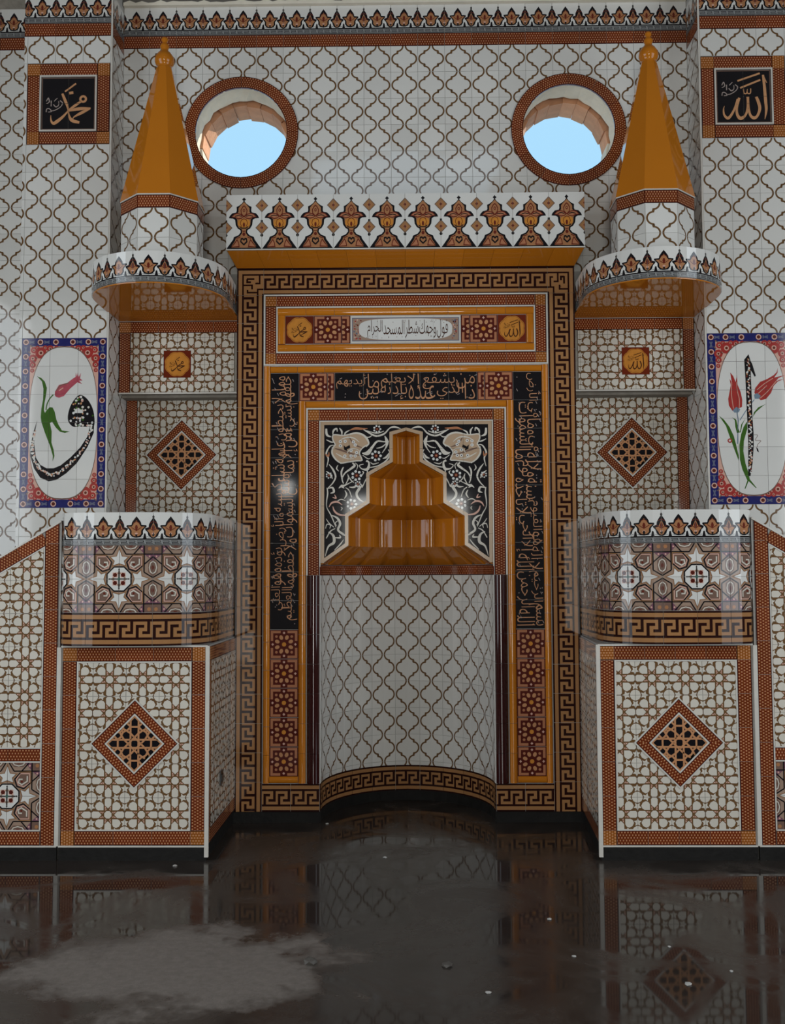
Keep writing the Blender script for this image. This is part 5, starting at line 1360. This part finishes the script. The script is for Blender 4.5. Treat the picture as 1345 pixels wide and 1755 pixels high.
    for k in range(6):
        for j, zz in ((1, 0.478), (-1, 0.278)):
            xc = xa + 0.1 + 0.2 * k
            if xc + 0.1 > X1: continue
            qx = (1 if k % 2 else -1) * s
            girih_tile('star_tile', sf, fb, s * xc, zz, (qx, j))
    for z in (0.176, 0.580, 0.6625): bead('fillet', mir([(xa, z), (X1, z)]), 0.008, 'bead_white', sf, YB + TH, 0.010, False)
    bead('fillet', mir([(xa, 0.176), (xa, top(xa)), (X1, top(X1))]), 0.008, 'bead_white', sf, YB + TH, 0.010, False)
    bead('fillet', mir([(X0, 0.083), (X1, 0.083)]), 0.010, 'bead_white', sf, YB + TH, 0.010, False)
    bead('fillet', mir([(X0, zt(X0) - 0.004), (X1, zt(X1) - 0.004)]), 0.010, 'bead_white', sf, YB + TH, 0.012, False)
    boxes('edge_trim', [(min(s * (X0 - 0.012), s * (X0 + 0.012)), max(s * (X0 - 0.012), s * (X0 + 0.012)), YB - 0.006, YB + 0.012, 0.085, 1.262)], 'bead_white', sf)

    # ---------------------------------------------------------------- minaret turret on its balcony
    mx = s * (1.667 if s < 0 else 1.688); my = 6.87
    mt = empty('minaret_turret', (mx, my, 3.546)); tag(mt, f'orange eight-sided minaret cone on a rounded palmette balcony above the {side} pulpit', 'minaret', 'small minarets above the pulpits')
    MT = (mx, my, 3.546)
    W2 = Wrap(resample(drum_plan(s, 1.21, 2.10, 6.345, 6.79, 2.0), 0.07))
    shell('gallery_wall', W2, 0.05, 3.552, 3.752, 'grout', mt)
    ps = [p for p in W2.P] + ([Vector((-1.2, 7.352, 0)), Vector((-2.088, 7.352, 0)), Vector((-2.088, 7.06, 0))] if s < 0 else [Vector((2.088, 7.06, 0)), Vector((2.088, 7.352, 0)), Vector((1.2, 7.352, 0))]); V = [(p.x - mx, p.y - my, z) for z in (0.0, 0.008) for p in ps]; n = len(ps)
    o = mesh_obj('gallery_soffit', V, [tuple(range(n))[::-1], tuple(range(n, 2 * n))] + [(i, (i + 1) % n, (i + 1) % n + n, i + n) for i in range(n)], 'glaze_orange', None, mt, MT)
    V2 = [(p.x - mx, p.y - my, 0.150) for p in ps]
    mesh_obj('gallery_floor', V2, [tuple(range(n))], 'glaze_white', None, mt, MT)
    k = 0; uc = 0.0
    best = min(range(600), key=lambda q: (W2.at(W2.len * q / 600).x - s * 1.63) ** 2 + (0 if W2.at(W2.len * q / 600).y < 6.6 else 9)); u0 = W2.len * best / 600
    for k in range(-9, 10):
        uc = u0 + 0.2 * k
        if uc < -0.08 or uc > W2.len + 0.08: continue
        wrap_tile('palmette_tile', W2, CR, uc, 3.653, mt)
    ap_ = 0.258; r_ = ap_ / math.cos(PI / 8); sd = 2 * ap_ * math.tan(PI / 8)
    def octa(name, r0, z0, r1, z1, m, th=0.0):
        V = [(r * math.cos(PI / 8 + k * PI / 4), r * math.sin(PI / 8 + k * PI / 4), z - 3.546) for r, z in ((r0, z0), (r1, z1)) for k in range(8)]
        return mesh_obj(name, V, [(k, (k + 1) % 8, (k + 1) % 8 + 8, k + 8) for k in range(8)] + [tuple(range(7, -1, -1)), tuple(range(8, 16))], m, None, mt, MT)
    octa('drum_core', r_ - 0.006, 3.66, r_ - 0.006, 4.215, 'grout')
    og3 = ogee_art(sd - 0.003, 0.2)
    for k in range(8):
        t = k * PI / 4
        nrm = Vector((math.sin(t), -math.cos(t), 0)); U = Vector((math.cos(t), math.sin(t), 0))
        f8 = Frame(Vector((mx, my, 0)) + nrm * (ap_ - TH), U)
        for j in range(2): tile('tile', 'og3', og3, mt, f8, 0, 4.03 - j * 0.2, 0.001)
        tile('ring_tile', 'ring8', mosaic_art(sd - 0.001, 0.086), mt, f8, 0, 4.174, 0.0, 0, TH + 0.003)
    bead8 = octa('ring_fillet', r_ + 0.008, 4.217, r_ + 0.008, 4.227, 'bead_white')
    rc0, rc1 = r_ + 0.010, 0.056
    for k in range(8):   # cone facets
        a0 = -PI / 2 - PI / 8 + k * PI / 4; a1 = a0 + PI / 4; V = []
        for r, z in ((rc0, 4.225), (rc1, 5.205)):
            for a in (a0, a1): V.append((r * math.cos(a), r * math.sin(a), z - 3.546))
        for r, z in ((rc0 - 0.012, 4.225), (rc1 - 0.012, 5.205)):
            for a in (a0, a1): V.append((r * math.cos(a), r * math.sin(a), z - 3.546))
        mesh_obj('cone_facet', V, [(0, 1, 3, 2), (4, 6, 7, 5), (0, 4, 5, 1), (2, 3, 7, 6), (0, 2, 6, 4), (1, 5, 7, 3)], 'glaze_orange', None, mt, MT)
    fp = [(0.0, 5.19), (0.052, 5.19), (0.052, 5.212), (0.042, 5.222), (0.060, 5.236), (0.068, 5.262), (0.064, 5.290), (0.046, 5.318), (0.028, 5.334), (0.024, 5.348), (0.032, 5.362), (0.030, 5.378), (0.018, 5.390), (0.016, 5.400), (0.024, 5.412), (0.022, 5.426), (0.010, 5.436), (0.0, 5.438)]
    V = []; Fc = []; nf = 16
    for r, z in fp:
        for k in range(nf): V.append((max(r, 1e-4) * math.cos(2 * PI * k / nf), max(r, 1e-4) * math.sin(2 * PI * k / nf), z - 3.546))
    for j in range(len(fp) - 1):
        for k in range(nf): Fc.append((j * nf + k, j * nf + (k + 1) % nf, (j + 1) * nf + (k + 1) % nf, (j + 1) * nf + k))
    mesh_obj('finial', V, Fc, 'glaze_orange', None, mt, MT, True)

# ------------------------------------------------------------------ small things
so = empty('wall_socket', (-1.196, 6.60, 0.36)); tag(so, 'small black electric socket low on the left pulpit flank', 'socket')
boxes('plate', [(-1.198, -1.186, 6.56, 6.64, 0.36, 0.45)], 'socket_black', so, (-1.196, 6.60, 0.36))
boxes('insert', [(-1.190, -1.180, 6.575, 6.625, 0.385, 0.425)], 'socket_black', so, (-1.196, 6.60, 0.36))
def pebble(x, y, r, m, label, seed, flat=0.5, group='rubble scattered on the wet floor'):
    rnd = random.Random(seed); bm = bmesh.new(); bmesh.ops.create_icosphere(bm, subdivisions=1, radius=r)
    for v in bm.verts:
        v.co *= rnd.uniform(0.75, 1.2); v.co.z = max(v.co.z * flat, -r * flat * 0.55) + r * flat * 0.55
    me = bpy.data.meshes.new('stone'); bm.to_mesh(me); bm.free(); me.materials.append(MATS[m])
    o = bpy.data.objects.new('stone', me); put(o, None, (x, y, 0)); o.rotation_euler = (0, 0, rnd.random() * 6)
    return tag(o, label, 'stone', group)
pebble(-0.426, 4.56, 0.034, 'stone_grey', 'grey stone lying on the floor in front of the niche, left of centre', 1)
pebble(0.168, 4.53, 0.028, 'stone_grey', 'flat dark stone lying on the floor, right of the grey stone', 2, 0.35)
CHIPS = [
    (0.69, 5.13, 0.012, 'white chip on the floor before the right pulpit, nearest the niche'),
    (1.15, 4.33, 0.016, 'white chip on the mirrored diamond of the right pulpit'),
    (0.32, 4.24, 0.014, 'white chip near the lower edge, right of the flat dark stone'),
    (1.18, 4.76, 0.009, 'tiny white chip before the middle of the right pulpit'),
    (0.73, 4.64, 0.01, 'small white chip left of the reflected right pulpit'),
    (-0.14, 6.23, 0.014, 'pale chip at the foot of the niche'),
    (-1.36, 6.05, 0.016, 'pale chip by the foot of the left pulpit'),
    (-1.74, 6.27, 0.013, 'white chip against the plinth of the left pulpit'),
    (1.37, 4.47, 0.01, 'white chip at the far right of the puddle'),
    (-0.55, 7.07, 0.013, 'pale chip beside the left foot of the niche'),
]
for i, (x, y, r, lab) in enumerate(CHIPS): pebble(x, y, r, 'chip_white', lab, 20 + i, 0.4, 'white chips on the wet floor')
